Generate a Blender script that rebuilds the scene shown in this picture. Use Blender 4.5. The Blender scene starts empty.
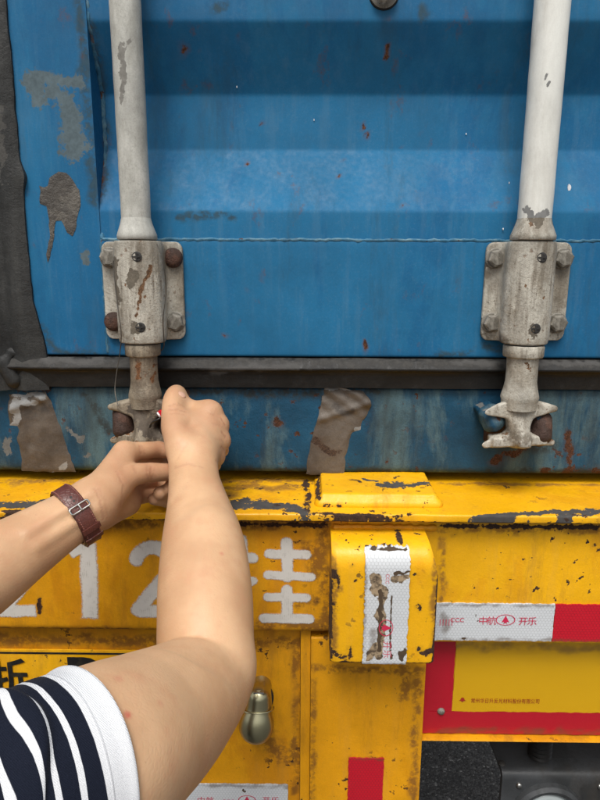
import bpy, bmesh, math, random
import numpy as np
from mathutils import Vector, Matrix

random.seed(7); np.random.seed(7)
S = bpy.context.scene
COL = S.collection

# ------------------------------------------------------------------ camera
FPX = 624.0; PITCH = math.radians(12.7); ROLL = math.radians(0.22); YAW = math.radians(0.6)
CAM = np.array((0.0, -0.80, 1.60))
_h = np.array((-math.sin(YAW), math.cos(YAW), 0)); _r0 = np.array((math.cos(YAW), math.sin(YAW), 0))
_u0 = _h*math.sin(PITCH)+np.array((0, 0, math.cos(PITCH))); _fw = _h*math.cos(PITCH)-np.array((0, 0, math.sin(PITCH)))
_rt = _r0*math.cos(ROLL) + _u0*math.sin(ROLL)
_up = -_r0*math.sin(ROLL) + _u0*math.cos(ROLL)
cd = bpy.data.cameras.new('camera'); cam = bpy.data.objects.new('camera', cd); COL.objects.link(cam)
cd.sensor_fit = 'VERTICAL'; cd.sensor_height = 36.0; cd.lens = FPX/800*36.0
cd.clip_start = 0.02; cd.clip_end = 2000
M = Matrix.Identity(4)
for i in range(3):
    M[i][0] = _rt[i]; M[i][1] = _up[i]; M[i][2] = -_fw[i]; M[i][3] = CAM[i]
cam.matrix_world = M
S.camera = cam

def at(u, v, Y):
    """point of the plane y = Y that the photograph shows at pixel u, v"""
    d = (u-300)/FPX*_rt - (v-400)/FPX*_up + _fw
    return CAM + d*((Y-CAM[1])/d[1])
def dp(u, v, d):
    """point at pixel u, v and distance d along the view axis"""
    return CAM + ((u-300)/FPX*_rt - (v-400)/FPX*_up + _fw)*d

# ------------------------------------------------------------------ light
SUN_EL = math.radians(60); SUN_AZ = math.radians(190)   # azimuth: direction the light comes from, 0 = +y
w = bpy.data.worlds.new('World'); S.world = w; w.use_nodes = True
nt = w.node_tree; bg = nt.nodes['Background']
sky = nt.nodes.new('ShaderNodeTexSky'); sky.sky_type = 'NISHITA'; sky.sun_disc = False
sky.sun_elevation = SUN_EL; sky.sun_rotation = SUN_AZ; sky.air_density = 1.0; sky.dust_density = 6.0; sky.ozone_density = 1.0
hs = nt.nodes.new('ShaderNodeHueSaturation'); hs.inputs['Saturation'].default_value = 0.22
nt.links.new(sky.outputs[0], hs.inputs['Color']); nt.links.new(hs.outputs[0], bg.inputs[0])
bg.inputs[1].default_value = 0.115
sd = bpy.data.lights.new('sun', 'SUN'); sun = bpy.data.objects.new('sun', sd); COL.objects.link(sun)
sd.energy = 1.5; sd.angle = math.radians(22); sd.color = (1.0, 0.965, 0.91)
sv = Vector((math.sin(SUN_AZ)*math.cos(SUN_EL), math.cos(SUN_AZ)*math.cos(SUN_EL), math.sin(SUN_EL)))
sun.rotation_euler = sv.to_track_quat('Z', 'Y').to_euler(); sun.location = (0, -4, 6)
S.view_settings.view_transform = 'Standard'; S.view_settings.look = 'None'
S.view_settings.gamma = 1.0; S.view_settings.use_curve_mapping = False
S.view_settings.exposure = 0.42

# ------------------------------------------------------------------ numpy noise
_rng = np.random.RandomState(3); _tab = _rng.rand(4096)
def vnoise(P, s=1.0):
    P = np.asarray(P, float)*s; I = np.floor(P).astype(int); Fr = P-I; Fr = Fr*Fr*(3-2*Fr)
    out = np.zeros(P.shape[:-1])
    for a in (0, 1):
        for b in (0, 1):
            for c in (0, 1):
                h = ((I[..., 0]+a)*73 + (I[..., 1]+b)*157 + (I[..., 2]+c)*311) ^ ((I[..., 0]+a)*7 + (I[..., 2]+c)*29)
                wt = (Fr[..., 0] if a else 1-Fr[..., 0])*(Fr[..., 1] if b else 1-Fr[..., 1])*(Fr[..., 2] if c else 1-Fr[..., 2])
                out += wt*_tab[h & 4095]
    return out
def fbm(P, s=1.0, o=3):
    return sum(vnoise(np.asarray(P)+7.3*k, s*2**k)*.5**k for k in range(o))/sum(.5**k for k in range(o))

# ------------------------------------------------------------------ scene objects
WLOC = {}
def thing(name, label, cat, loc=(0, 0, 0), group=None):
    o = bpy.data.objects.new(name, None); COL.objects.link(o); o.location = loc
    o.empty_display_size = 0.05
    WLOC[o.name] = np.array(loc, float); o['label'] = label; o['category'] = cat
    if group: o['group'] = group
    return o
def link(name, me, parent=None, loc=None, rot=None):
    o = bpy.data.objects.new(name, me); COL.objects.link(o)
    pw = WLOC[parent.name] if parent else np.zeros(3)
    if parent: o.parent = parent
    if loc is None: loc = pw
    o.location = np.asarray(loc)-pw; WLOC[o.name] = np.asarray(loc, float)
    if rot is not None: o.rotation_euler = rot
    return o
def mesh(name, V, F, mat, smooth=40, attrs=None, normals=False):
    me = bpy.data.meshes.new(name); me.from_pydata([tuple(map(float, v)) for v in V], [], [tuple(map(int, f)) for f in F])
    if normals:
        b = bmesh.new(); b.from_mesh(me); bmesh.ops.recalc_face_normals(b, faces=b.faces); b.to_mesh(me); b.free()
    me.materials.append(mat)
    if smooth:
        me.polygons.foreach_set('use_smooth', [True]*len(me.polygons))
        if smooth < 180: me.set_sharp_from_angle(angle=math.radians(smooth))
    for k, a in (attrs or {}).items():
        a = np.asarray(a, np.float32)
        if a.ndim == 1:
            at_ = me.attributes.new(k, 'FLOAT', 'POINT'); at_.data.foreach_set('value', a)
        else:
            at_ = me.attributes.new(k, 'FLOAT_COLOR', 'POINT')
            at_.data.foreach_set('color', np.c_[a, np.ones(len(a))].astype(np.float32).ravel())
    me.update(); return me
def obj(name, V, F, mat, parent=None, smooth=40, attrs=None, normals=False, loc=None, rot=None):
    """V in world space unless loc is given"""
    V = np.asarray(V, float)
    if loc is None:
        pw = WLOC[parent.name] if parent else np.zeros(3)
        V = V-pw
    return link(name, mesh(name, V, F, mat, smooth, attrs, normals), parent, loc, rot)

# wear channels painted on geometry: blobs and strokes in the x-z plane -> R rust, G primer / bare, B grime and ledge shade
def wear_paint(P, strokes, axes=(0, 2), warp=3.2, square=False):
    W = np.zeros((len(P), 3)); Q = P[:, axes]
    Q0 = Q; N3 = np.c_[Q0, Q0[:, 0]*0]
    for k_, (ch, r, pts) in enumerate(strokes):
        pts = np.asarray(pts, float).reshape(-1, 2); d = np.full(len(P), 9.)
        lo = pts.min(0)-4.5*r; hi = pts.max(0)+4.5*r; near = np.all((Q0 > lo) & (Q0 < hi), 1)
        if not near.any(): continue
        Qf = Q0.copy(); fr_ = .38/r; Nn = N3[near]+k_*.37
        Qf[near] += (np.c_[fbm(Nn, fr_, 3), fbm(Nn+11.7, fr_, 3)]-.5)*warp*r; Q = Qf
        if len(pts) == 1: d = np.hypot(*(Q-pts[0]).T)
        for a, b in zip(pts[:-1], pts[1:]):
            ab = b-a; t = np.clip(((Q-a)@ab)/max(ab@ab, 1e-12), 0, 1)
            e_ = np.hypot(*(Q-a-t[:, None]*ab).T)
            if square:                                   # flat stroke ends, as a stencil leaves them
                L_ = np.linalg.norm(ab); al_ = ((Q-a)@ab)/L_; pe = np.abs((Q[:, 0]-a[0])*ab[1]-(Q[:, 1]-a[1])*ab[0])/L_
                e_ = np.maximum(pe, r+np.maximum(-al_, al_-L_)) if len(pts) == 2 else e_
            d = np.minimum(d, e_)
        W[near, ch] = np.maximum(W[near, ch], np.clip(1-d[near]/(2*r), 0, 1))
    return W
def px(ch, r_px, pts, Y):
    """a stroke given where the photograph shows it on plane Y; r in photo pixels"""
    q = [at(u, v, Y)[[0, 2]] for u, v in pts]
    return (ch, r_px*.00125, q)

# ------------------------------------------------------------------ shapes
def round_poly(pts, r, n=4):
    pts = [np.array(p, float) for p in pts]; out = []
    rr = r if hasattr(r, '__len__') else [r]*len(pts)
    for i, p in enumerate(pts):
        if rr[i] <= 0: out.append(p); continue
        a = pts[i-1]-p; b = pts[(i+1) % len(pts)]-p
        la, lb = np.linalg.norm(a), np.linalg.norm(b); a /= la; b /= lb
        ang = math.acos(np.clip(a@b, -1, 1)); t = min(rr[i]/math.tan(ang/2), .48*la, .48*lb)
        p0, p1 = p+a*t, p+b*t
        for k in range(n+1):
            s = k/n; out.append((1-s)**2*p0+2*s*(1-s)*p+s*s*p1)
    return out
def resample(pts, res, closed=True):
    out = []; n = len(pts)
    for i in range(n if closed else n-1):
        a, b = np.array(pts[i], float), np.array(pts[(i+1) % n], float)
        m = max(1, int(math.ceil(np.linalg.norm(b-a)/res)))
        for k in range(m): out.append(a+(b-a)*k/m)
    if not closed: out.append(np.array(pts[-1], float))
    return out
def stations(x0, x1, res, fine=None):
    if fine is None:
        return np.linspace(x0, x1, max(2, int((x1-x0)/res)+1))
    a, b = max(x0, fine[0]), min(x1, fine[1])
    xs = list(np.linspace(a, b, max(2, int((b-a)/res)+1)))
    if a > x0+1e-6: xs = [x0]+xs
    if b < x1-1e-6: xs = xs+[x1]
    return np.array(xs)
def sweep_x(profile, x0, x1, res=.02, fine=None, xres=None, caps=True):
    """closed (y, z) profile swept along x"""
    pr = np.array(resample(profile, res)); n = len(pr)
    xs = stations(x0, x1, xres or res, fine); m = len(xs)
    V = np.empty((m, n, 3)); V[:, :, 0] = xs[:, None]; V[:, :, 1:] = pr[None]
    F = []
    for i in range(m-1):
        for j in range(n):
            k = (j+1) % n; F.append((i*n+j, i*n+k, (i+1)*n+k, (i+1)*n+j))
    if caps: F += [tuple(range(n))[::-1], tuple((m-1)*n+j for j in range(n))]
    return V.reshape(-1, 3), F
def box(x0, x1, y0, y1, z0, z1, bev=.002, seg=2):
    b = bmesh.new(); bmesh.ops.create_cube(b, size=1)
    for v in b.verts:
        v.co = ((x0+x1)/2+v.co.x*(x1-x0), (y0+y1)/2+v.co.y*(y1-y0), (z0+z1)/2+v.co.z*(z1-z0))
    if bev: bmesh.ops.bevel(b, geom=b.edges[:], offset=bev, segments=seg, affect='EDGES', profile=.5)
    b.verts.index_update(); V = [tuple(v.co) for v in b.verts]; F = [[v.index for v in f.verts] for f in b.faces]; b.free()
    return np.array(V), F
def lathe(prof, n=32, axis='z', a0=0.0, squash=None):
    """prof: (r, h) from bottom to top"""
    V = []; F = []
    for r, h in prof:
        for k in range(n):
            t = a0+2*math.pi*k/n; V.append((r*math.cos(t), r*math.sin(t), h))
    for i in range(len(prof)-1):
        for k in range(n):
            l = (k+1) % n; F.append((i*n+k, i*n+l, (i+1)*n+l, (i+1)*n+k))
    F += [tuple(range(n))[::-1], tuple((len(prof)-1)*n+k for k in range(n))]
    V = np.array(V)
    if axis == 'y': V = np.c_[V[:, 0], -V[:, 2], V[:, 1]]      # height grows towards -y (the viewer)
    return V, F
def merge(*parts):
    V = []; F = []; o = 0
    for v, f in parts:
        V.append(np.asarray(v, float)); F += [tuple(i+o for i in q) for q in f]; o += len(v)
    return np.vstack(V), F
def tube(pts, r, n=8, caps=True):
    pts = np.array(pts, float); V = []; F = []; up = np.array((.31, .17, .93))
    rr = r if hasattr(r, '__len__') else [r]*len(pts)
    for i, p in enumerate(pts):
        t = pts[min(i+1, len(pts)-1)]-pts[max(i-1, 0)]; t /= np.linalg.norm(t)+1e-12
        a = np.cross(t, up); a /= np.linalg.norm(a); b = np.cross(t, a); up = np.cross(a, t)
        for k in range(n):
            q = 2*math.pi*k/n; V.append(p+rr[i]*(a*math.cos(q)+b*math.sin(q)))
    for i in range(len(pts)-1):
        for k in range(n):
            l = (k+1) % n; F.append((i*n+k, (i+1)*n+k, (i+1)*n+l, i*n+l))
    if caps: F += [tuple(range(n)), tuple((len(pts)-1)*n+k for k in range(n))[::-1]]
    return np.array(V), F
def smooth_path(pts, n=8):
    pts = np.array(pts, float); P = np.vstack([2*pts[0]-pts[1], pts, 2*pts[-1]-pts[-2]]); out = []
    for i in range(1, len(P)-2):
        for k in range(n):
            t = k/n; a, b, c, d = P[i-1:i+3]
            out.append(.5*((2*b)+(c-a)*t+(2*a-5*b+4*c-d)*t*t+(3*b-3*c+d-a)*t**3))
    out.append(pts[-1]); return np.array(out)

class Field:
    """signed distance grid with smooth unions, meshed by surface nets"""
    def __init__(s, lo, hi, h):
        s.lo = np.array(lo, float); s.h = h
        s.n = np.ceil((np.array(hi)-s.lo)/h).astype(int)+1
        s.D = np.full(s.n, .2, np.float32)
    def _apply(s, fn, lo, hi, k, sub=False):
        i0 = np.maximum(((np.array(lo)-s.lo)/s.h).astype(int)-1, 0); i1 = np.minimum(((np.array(hi)-s.lo)/s.h).astype(int)+2, s.n)
        if np.any(i1 <= i0): return
        ax = [(s.lo[a]+s.h*np.arange(i0[a], i1[a])).astype(np.float32) for a in range(3)]
        X, Y, Z = ax[0][:, None, None], ax[1][None, :, None], ax[2][None, None, :]
        b = fn(X, Y, Z); sl = tuple(slice(i0[a], i1[a]) for a in range(3)); a_ = s.D[sl]
        if sub:
            b = -b; h = np.clip(.5-.5*(b-a_)/max(k, 1e-6), 0, 1); s.D[sl] = a_*h+b*(1-h)+k*h*(1-h)
        else:
            h = np.clip(.5+.5*(b-a_)/max(k, 1e-6), 0, 1); s.D[sl] = b*(1-h)+a_*h-k*h*(1-h)
    def cone(s, a, b, ra, rb, k=.01, flat=None, sub=False):
        a = np.array(a, float); b = np.array(b, float); ba = b-a; L2 = max(float(ba@ba), 1e-12); R = max(ra, rb)+k+.012
        def fn(X, Y, Z):
            px_, py_, pz_ = X-np.float32(a[0]), Y-np.float32(a[1]), Z-np.float32(a[2])
            t = np.clip((px_*ba[0]+py_*ba[1]+pz_*ba[2])/L2, 0, 1).astype(np.float32)
            qx, qy, qz = px_-t*ba[0], py_-t*ba[1], pz_-t*ba[2]; r = ra+(rb-ra)*t
            if flat is None: return np.sqrt(qx*qx+qy*qy+qz*qz)-r
            n, fa, fb = flat; sc = fa+(fb-fa)*t; e = (qx*n[0]+qy*n[1]+qz*n[2]); q2 = qx*qx+qy*qy+qz*qz+e*e*(sc*sc-1)
            return (np.sqrt(np.maximum(q2, 0))-r)/((1+sc)/2)
        s._apply(fn, np.minimum(a, b)-R, np.maximum(a, b)+R, k, sub); return s
    def chain(s, st, n=8, k=.0015, flatn=None, k0=.010):
        """tapering limb through stations (point, radius, flatness)"""
        P = np.array([list(p)+[r, f] for p, r, f in st]); Q = smooth_path(P, n)
        for i, (a, b) in enumerate(zip(Q[:-1], Q[1:])):
            s.cone(a[:3], b[:3], a[3], b[3], k0 if i == 0 else k, None if flatn is None else (flatn, a[4], b[4]))
        return s
    def ell(s, c, r, k=.01, R=None, sub=False):
        c = np.array(c, float); r = np.array(r, float); ex = r.max()+k+.012; R = np.eye(3) if R is None else np.array(R)
        def fn(X, Y, Z):
            d = (X-np.float32(c[0]), Y-np.float32(c[1]), Z-np.float32(c[2]))
            q = [d[0]*R[i][0]+d[1]*R[i][1]+d[2]*R[i][2] for i in range(3)]
            k0 = np.sqrt(sum((q[i]/r[i])**2 for i in range(3))); k1 = np.sqrt(sum((q[i]/r[i]**2)**2 for i in range(3)))
            return (k0*(k0-1)/np.maximum(k1, 1e-6)).astype(np.float32)
        s._apply(fn, c-ex, c+ex, k, sub); return s
    def bx(s, c, hf, rd=.002, k=.004, R=None, sub=False):
        c = np.array(c, float); hf = np.array(hf, float)-rd; ex = np.linalg.norm(hf+rd)+k+.006; R = np.eye(3) if R is None else np.array(R)
        def fn(X, Y, Z):
            d = (X-np.float32(c[0]), Y-np.float32(c[1]), Z-np.float32(c[2]))
            q = [np.abs(d[0]*R[i][0]+d[1]*R[i][1]+d[2]*R[i][2])-hf[i] for i in range(3)]
            o = np.sqrt(sum(np.maximum(x, 0)**2 for x in q)); i_ = np.minimum(np.maximum(q[0], np.maximum(q[1], q[2])), 0)
            return (o+i_-rd).astype(np.float32)
        s._apply(fn, c-ex, c+ex, k, sub); return s
    def plate(s, c, hx, hz, r, t, k=.001):
        c = np.array(c, float); e = np.array((hx, t, hz))+.01
        def fn(X, Y, Z):
            qx, qz = np.abs(X-c[0])-hx+r, np.abs(Z-c[2])-hz+r
            d2 = np.sqrt(np.maximum(qx, 0)**2+np.maximum(qz, 0)**2)+np.minimum(np.maximum(qx, qz), 0)-r+.0015; dy = np.abs(Y-c[1])-t+.0015
            return (np.minimum(np.maximum(d2, dy), 0)+np.sqrt(np.maximum(d2, 0)**2+np.maximum(dy, 0)**2)-.0015).astype(np.float32)
        s._apply(fn, c-e, c+e, k); return s
    def mesh(s):
        D = s.D; I = D < 0; n = D.shape
        c = sum(I[a:n[0]-1+a, b:n[1]-1+b, d:n[2]-1+d].astype(np.uint8) for a in (0, 1) for b in (0, 1) for d in (0, 1))
        cells = np.argwhere((c > 0) & (c < 8)); idx = np.full(c.shape, -1, np.int32); idx[tuple(cells.T)] = np.arange(len(cells))
        acc = np.zeros((len(cells), 3)); cnt = np.zeros(len(cells))
        cor = [(a, b, d) for a in (0, 1) for b in (0, 1) for d in (0, 1)]
        val = {q: D[cells[:, 0]+q[0], cells[:, 1]+q[1], cells[:, 2]+q[2]] for q in cor}
        for q in cor:
            for ax in range(3):
                if q[ax]: continue
                r = list(q); r[ax] = 1; r = tuple(r); va, vb = val[q], val[r]; m = (va < 0) != (vb < 0)
                t = np.where(m, va/np.where(m, va-vb, 1), 0); p = np.array(q, float)[None].repeat(len(cells), 0); p[:, ax] += t
                acc += p*m[:, None]; cnt += m
        V = s.lo+s.h*(cells+acc/cnt[:, None]); Q = []
        for ax in range(3):
            o1, o2 = [(1, 2), (2, 0), (0, 1)][ax]
            sa = [slice(None)]*3; sb = [slice(None)]*3; sa[ax] = slice(0, -1); sb[ax] = slice(1, None)
            A, B = I[tuple(sa)], I[tuple(sb)]; e = np.argwhere(A != B)
            e = e[(e[:, o1] > 0) & (e[:, o2] > 0) & (e[:, o1] < n[o1]-1) & (e[:, o2] < n[o2]-1)]
            fl = A[tuple(e.T)]
            def g(d1, d2):
                f = e.copy(); f[:, o1] -= d1; f[:, o2] -= d2; return idx[tuple(f.T)]
            q = np.stack([g(1, 1), g(0, 1), g(0, 0), g(1, 0)], 1)
            q[~fl] = q[~fl][:, ::-1]; Q.append(q)
        return V, np.vstack(Q)

# ------------------------------------------------------------------ materials
class G:
    def __init__(s, name):
        s.m = bpy.data.materials.new(name); s.m.use_nodes = True; s.t = s.m.node_tree
        s.b = s.t.nodes['Principled BSDF']; s.out = s.t.nodes['Material Output']; s._co = None
    def n(s, ty, **kw):
        x = s.t.nodes.new(ty)
        for k, v in kw.items(): setattr(x, k, v)
        return x
    def set(s, sock, v):
        if isinstance(v, bpy.types.NodeSocket): s.t.links.new(v, sock)
        elif isinstance(v, (tuple, list)) and len(v) == 3 and sock.type == 'RGBA': sock.default_value = (*v, 1)
        else: sock.default_value = v
    def co(s):
        if s._co is None: s._co = s.n('ShaderNodeTexCoord').outputs['Object']
        return s._co
    def map(s, scale=(1, 1, 1), rot=(0, 0, 0), loc=(0, 0, 0)):
        x = s.n('ShaderNodeMapping'); s.set(x.inputs[0], s.co()); x.inputs['Scale'].default_value = scale
        x.inputs['Rotation'].default_value = rot; x.inputs['Location'].default_value = loc; return x.outputs[0]
    def noise(s, scale, detail=4, vec=None, rough=.55, dist=0):
        x = s.n('ShaderNodeTexNoise'); s.set(x.inputs['Vector'], vec if vec is not None else s.co()); x.inputs['Scale'].default_value = scale
        x.inputs['Detail'].default_value = detail; x.inputs['Roughness'].default_value = rough; x.inputs['Distortion'].default_value = dist
        return x.outputs['Fac']
    def voro(s, scale, vec=None, feature='F1', out='Distance', rand=1):
        x = s.n('ShaderNodeTexVoronoi', feature=feature); s.set(x.inputs['Vector'], vec if vec is not None else s.co()); x.inputs['Scale'].default_value = scale
        x.inputs['Randomness'].default_value = rand
        return x.outputs[out]
    def math(s, op, a, b=0., c=0.):
        x = s.n('ShaderNodeMath', operation=op); s.set(x.inputs[0], a); s.set(x.inputs[1], b); s.set(x.inputs[2], c); return x.outputs[0]
    def mix(s, f, a, b, blend='MIX'):
        x = s.n('ShaderNodeMix', data_type='RGBA', blend_type=blend); s.set(x.inputs[0], f); s.set(x.inputs[6], a); s.set(x.inputs[7], b); return x.outputs[2]
    def step(s, v, lo, hi, a=0., b=1.):
        x = s.n('ShaderNodeMapRange', interpolation_type='SMOOTHSTEP'); s.set(x.inputs[0], v)
        for i, q in zip((1, 2, 3, 4), (lo, hi, a, b)): x.inputs[i].default_value = q
        return x.outputs[0]
    def attr(s, name):
        return s.n('ShaderNodeAttribute', attribute_name=name)
    def rgb(s, col):
        x = s.n('ShaderNodeSeparateColor'); s.set(x.inputs[0], col); return x.outputs
    def bump(s, h, strength=.2, dist=.002, prev=None):
        x = s.n('ShaderNodeBump'); s.set(x.inputs['Height'], h); x.inputs['Strength'].default_value = strength; x.inputs['Distance'].default_value = dist
        if prev is not None: s.set(x.inputs['Normal'], prev)
        return x.outputs[0]
    def done(s, col=None, rough=None, metal=None, normal=None, **kw):
        for k, v in (('Base Color', col), ('Roughness', rough), ('Metallic', metal), ('Normal', normal)):
            if v is not None: s.set(s.b.inputs[k], v)
        for k, v in kw.items(): s.set(s.b.inputs[k], v)
        return s.m

RUST = (.10, .035, .014)
def worn(name, base, alt=None, altscale=(1, 1, 1), altfreq=6, altlo=.45, althi=.7, rust=RUST, primer=(.16, .165, .16), grime=(.03, .024, .018),
         rough=.42, speck=.0, speckcol=None, bump=.25, grimeamt=.0, edge=.12, metal=0.0, tint=.12, spec=.4, dust=0., dustcol=(.2, .2, .18), stain=0.):
    g = G(name)
    nz = lambda f: g.step(f, .28, .72)
    n1 = nz(g.noise(38, 6, rough=.65)); n2 = nz(g.noise(170, 5, rough=.65)); n3 = nz(g.noise(8, 5)); n4 = nz(g.noise(620, 3, rough=.6))
    col = base
    if alt is not None:
        a = nz(g.noise(altfreq, 8, g.map(altscale), .7, .3))
        col = g.mix(g.step(a, altlo, althi), base, alt)
    # slow and fine value drift of old paint
    v = g.math('ADD', g.math('MULTIPLY_ADD', n3, 2*tint, 1-tint), g.math('ADD', g.math('MULTIPLY_ADD', n1, tint*.9, -tint*.45), g.math('MULTIPLY_ADD', n4, tint*.8, -tint*.4)))
    cc = g.n('ShaderNodeCombineColor')
    for i in range(3): g.set(cc.inputs[i], v)
    col = g.mix(1., col, cc.outputs[0], 'MULTIPLY')
    if dust:
        dr = nz(g.noise(60, 6, g.map((1., 1., .10)), .7)); sp_ = g.step(nz(g.noise(330, 4, rough=.7)), .62, 1.)
        df = g.math('MULTIPLY', g.math('ADD', g.math('MULTIPLY', g.step(dr, .45, 1.), .7), g.math('MULTIPLY', sp_, .6)), g.math('MULTIPLY_ADD', n3, dust*1.4, dust*.2))
        col = g.mix(df, col, dustcol)
    if stain:
        stn = g.math('MULTIPLY', g.step(nz(g.noise(26, 6, g.map((1, 1, .6)), .7)), .80, 1.05), g.step(n4, .2, .9, .3, 1.)); col = g.mix(g.math('MULTIPLY', stn, stain), col, rust)
    W = g.rgb(g.attr('wear').outputs['Color'])
    nn = g.math('ADD', g.math('MULTIPLY', n1, .5), g.math('MULTIPLY', n2, .5))
    j = g.math('MULTIPLY_ADD', nn, .9, -.45)
    gr = g.math('MULTIPLY', g.step(W[2], .05, .8), g.step(g.math('ADD', nn, g.math('MULTIPLY', W[2], .25)), .30, .85))
    if grimeamt:
        st = nz(g.noise(11, 9, g.map((1.6, 1, .28)), .75)); gr = g.math('MAXIMUM', gr, g.math('MULTIPLY', g.step(st, .62-.22*grimeamt, 1.05), min(1., .35+.4*grimeamt)))
    col = g.mix(g.math('MULTIPLY', gr, .85), col, g.mix(n2, grime, tuple(c*1.6 for c in grime)))
    pr = g.step(g.math('ADD', W[1], j), .5-edge*.3, .5+edge*.3); col = g.mix(pr, col, g.mix(nn, primer, tuple(c*.55 for c in primer)))
    rs = g.step(g.math('ADD', W[0], j), .46, .46+edge)
    # rust stain bleeding out of each chip
    halo = g.math('MULTIPLY', g.step(W[0], .02, .6), .45); col = g.mix(g.math('MULTIPLY', halo, n1), col, tuple(c*1.2 for c in rust))
    if speck:
        sp = g.math('MULTIPLY', g.step(nz(g.noise(75, 4, rough=.62)), .93-speck*.16, .97-speck*.16), g.step(n3, .25, .75))
        rs = g.math('MAXIMUM', rs, sp)
    rc = g.mix(n2, rust, tuple(c*.35 for c in rust)); rc = g.mix(g.step(n4, .5, .9), rc, tuple(min(1, c*1.3) for c in rust))
    col = g.mix(rs, col, rc)
    ch = g.math('MAXIMUM', rs, pr)
    ro = g.mix(ch, g.mix(nn, (rough*.75,)*3, (min(1, rough*1.35),)*3), (.9, .9, .9)); ro = g.mix(gr, ro, (.85, .85, .85))
    h = g.math('ADD', g.math('MULTIPLY', ch, -.5), g.math('ADD', g.math('MULTIPLY', n2, .35), g.math('ADD', g.math('MULTIPLY', n1, .35), g.math('MULTIPLY', n4, .18))))
    return g.done(col, ro, metal, g.bump(h, bump, .0022), **{'Specular IOR Level': spec})

BLUE = worn('blue_paint', (.007, .104, .232), (.011, .122, .252), (1, 1, .3), 5, rust=(.11, .045, .022), rough=.62, edge=.4, speck=.0, bump=.05, grimeamt=.10, grime=(.025, .045, .055), primer=(.12, .165, .185), tint=.12, spec=.25, dust=.17, dustcol=(.12, .21, .28), stain=.7)
BLUE_WELD = worn('dusty_blue_weld', (.03, .12, .20), (.10, .19, .24), (1, 1, 1), 60, .3, .9, rust=(.11, .045, .022), rough=.6, speck=.3, bump=.1, grimeamt=.5, grime=(.03, .03, .025), tint=.2, spec=.25)
BLUE_OLD = worn('weathered_blue_paint', (.005, .050, .098), (.065, .120, .140), (1, 1, .25), 17, .40, .95, rust=(.075, .03, .015), rough=.55, speck=.35, bump=.3, grimeamt=.65, grime=(.020, .022, .020), edge=.2, tint=.28, spec=.35)
YEL = worn('yellow_paint', (.78, .395, .004), (.72, .34, .004), (1, 1, .5), 7, primer=(.075, .07, .066), rust=(.05, .024, .013), dust=.12, dustcol=(.50, .30, .08), grime=(.16, .07, .010), rough=.40, speck=.25, bump=.18, grimeamt=.28, tint=.08)
YEL_DIRTY = worn('grimy_yellow_paint', (.68, .30, .004), (.60, .245, .004), (1, 1, .4), 6, dust=.18, dustcol=(.42, .22, .05), grime=(.13, .052, .008), primer=(.075, .07, .066), rust=(.055, .022, .010), rough=.48, speck=.12, bump=.16, grimeamt=.26, tint=.12, spec=.3)
CAST = worn('old_galvanised_casting', (.43, .405, .345), (.27, .24, .19), (1, 1, .6), 30, .25, .95, primer=(.17, .145, .11), rust=(.16, .085, .042), grime=(.075, .060, .042), rough=.5, speck=.08, bump=.42, grimeamt=.8, tint=.24, spec=.4, dust=.75, dustcol=(.13, .105, .075))
CAST_BROWN = worn('stained_casting', (.28, .235, .17), (.15, .115, .08), (1, 1, .6), 30, .2, .9, primer=(.13, .105, .08), rust=(.17, .075, .03), grime=(.045, .035, .025), rough=.55, speck=.2, bump=.5, grimeamt=.95, tint=.28, spec=.4, dust=.7, dustcol=(.07, .055, .04))
RODM = worn('grey_rod_paint', (.45, .445, .405), (.33, .325, .29), (1, 1, .5), 26, .2, .95, primer=(.25, .24, .215), rust=(.25, .15, .08), grime=(.15, .13, .10), rough=.5, bump=.14, grimeamt=.6, tint=.2, spec=.35, dust=.5, dustcol=(.22, .215, .19))
RODW = worn('white_rod_paint', (.70, .70, .65), (.58, .57, .52), (1, 1, .2), 18, .2, .95, primer=(.27, .27, .26), rust=(.35, .24, .15), grime=(.30, .27, .22), rough=.42, bump=.09, grimeamt=.4, tint=.07)
RUSTY = worn('rusted_steel', (.042, .022, .016), (.072, .035, .024), (1, 1, 1), 40, primer=(.03, .10, .17), rust=(.09, .032, .014), rough=.7, bump=.7, grimeamt=.4, edge=.25, tint=.35, spec=.35)
BOLT = worn('dull_bolt_steel', (.21, .195, .165), (.12, .11, .09), (1, 1, 1), 50, rough=.5, bump=.18, speck=.1, grimeamt=.5, tint=.25)
RUBBER = worn('black_rubber', (.008, .0077, .0072), (.016, .015, .0138), (.25, 1, 1), 9, .5, .85, primer=(.085, .082, .078), grime=(.036, .034, .031), rough=.55, bump=.2, edge=1.2, tint=.3, spec=.35)
RUBBER_DUSTY = worn('dusty_black_rubber', (.016, .0165, .016), (.036, .036, .033), (1, 1, .3), 12, .25, .95, primer=(.085, .082, .075), grime=(.006, .006, .006), rough=.6, bump=.35, grimeamt=.5, tint=.4, spec=.4)
TAPE_OLD = worn('old_duct_tape', (.075, .060, .047), (.105, .087, .070), (1, 1, 1), 20, .2, .9, primer=(.32, .32, .31), grime=(.035, .03, .026), rust=(.06, .035, .022), rough=.5, bump=.3, edge=.3, tint=.25, spec=.4)
GREYPLATE = worn('grey_plastic_plate', (.045, .048, .051), (.03, .032, .033), (1, 1, 1), 9, rough=.45, bump=.15, grimeamt=.5, tint=.25)

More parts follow.
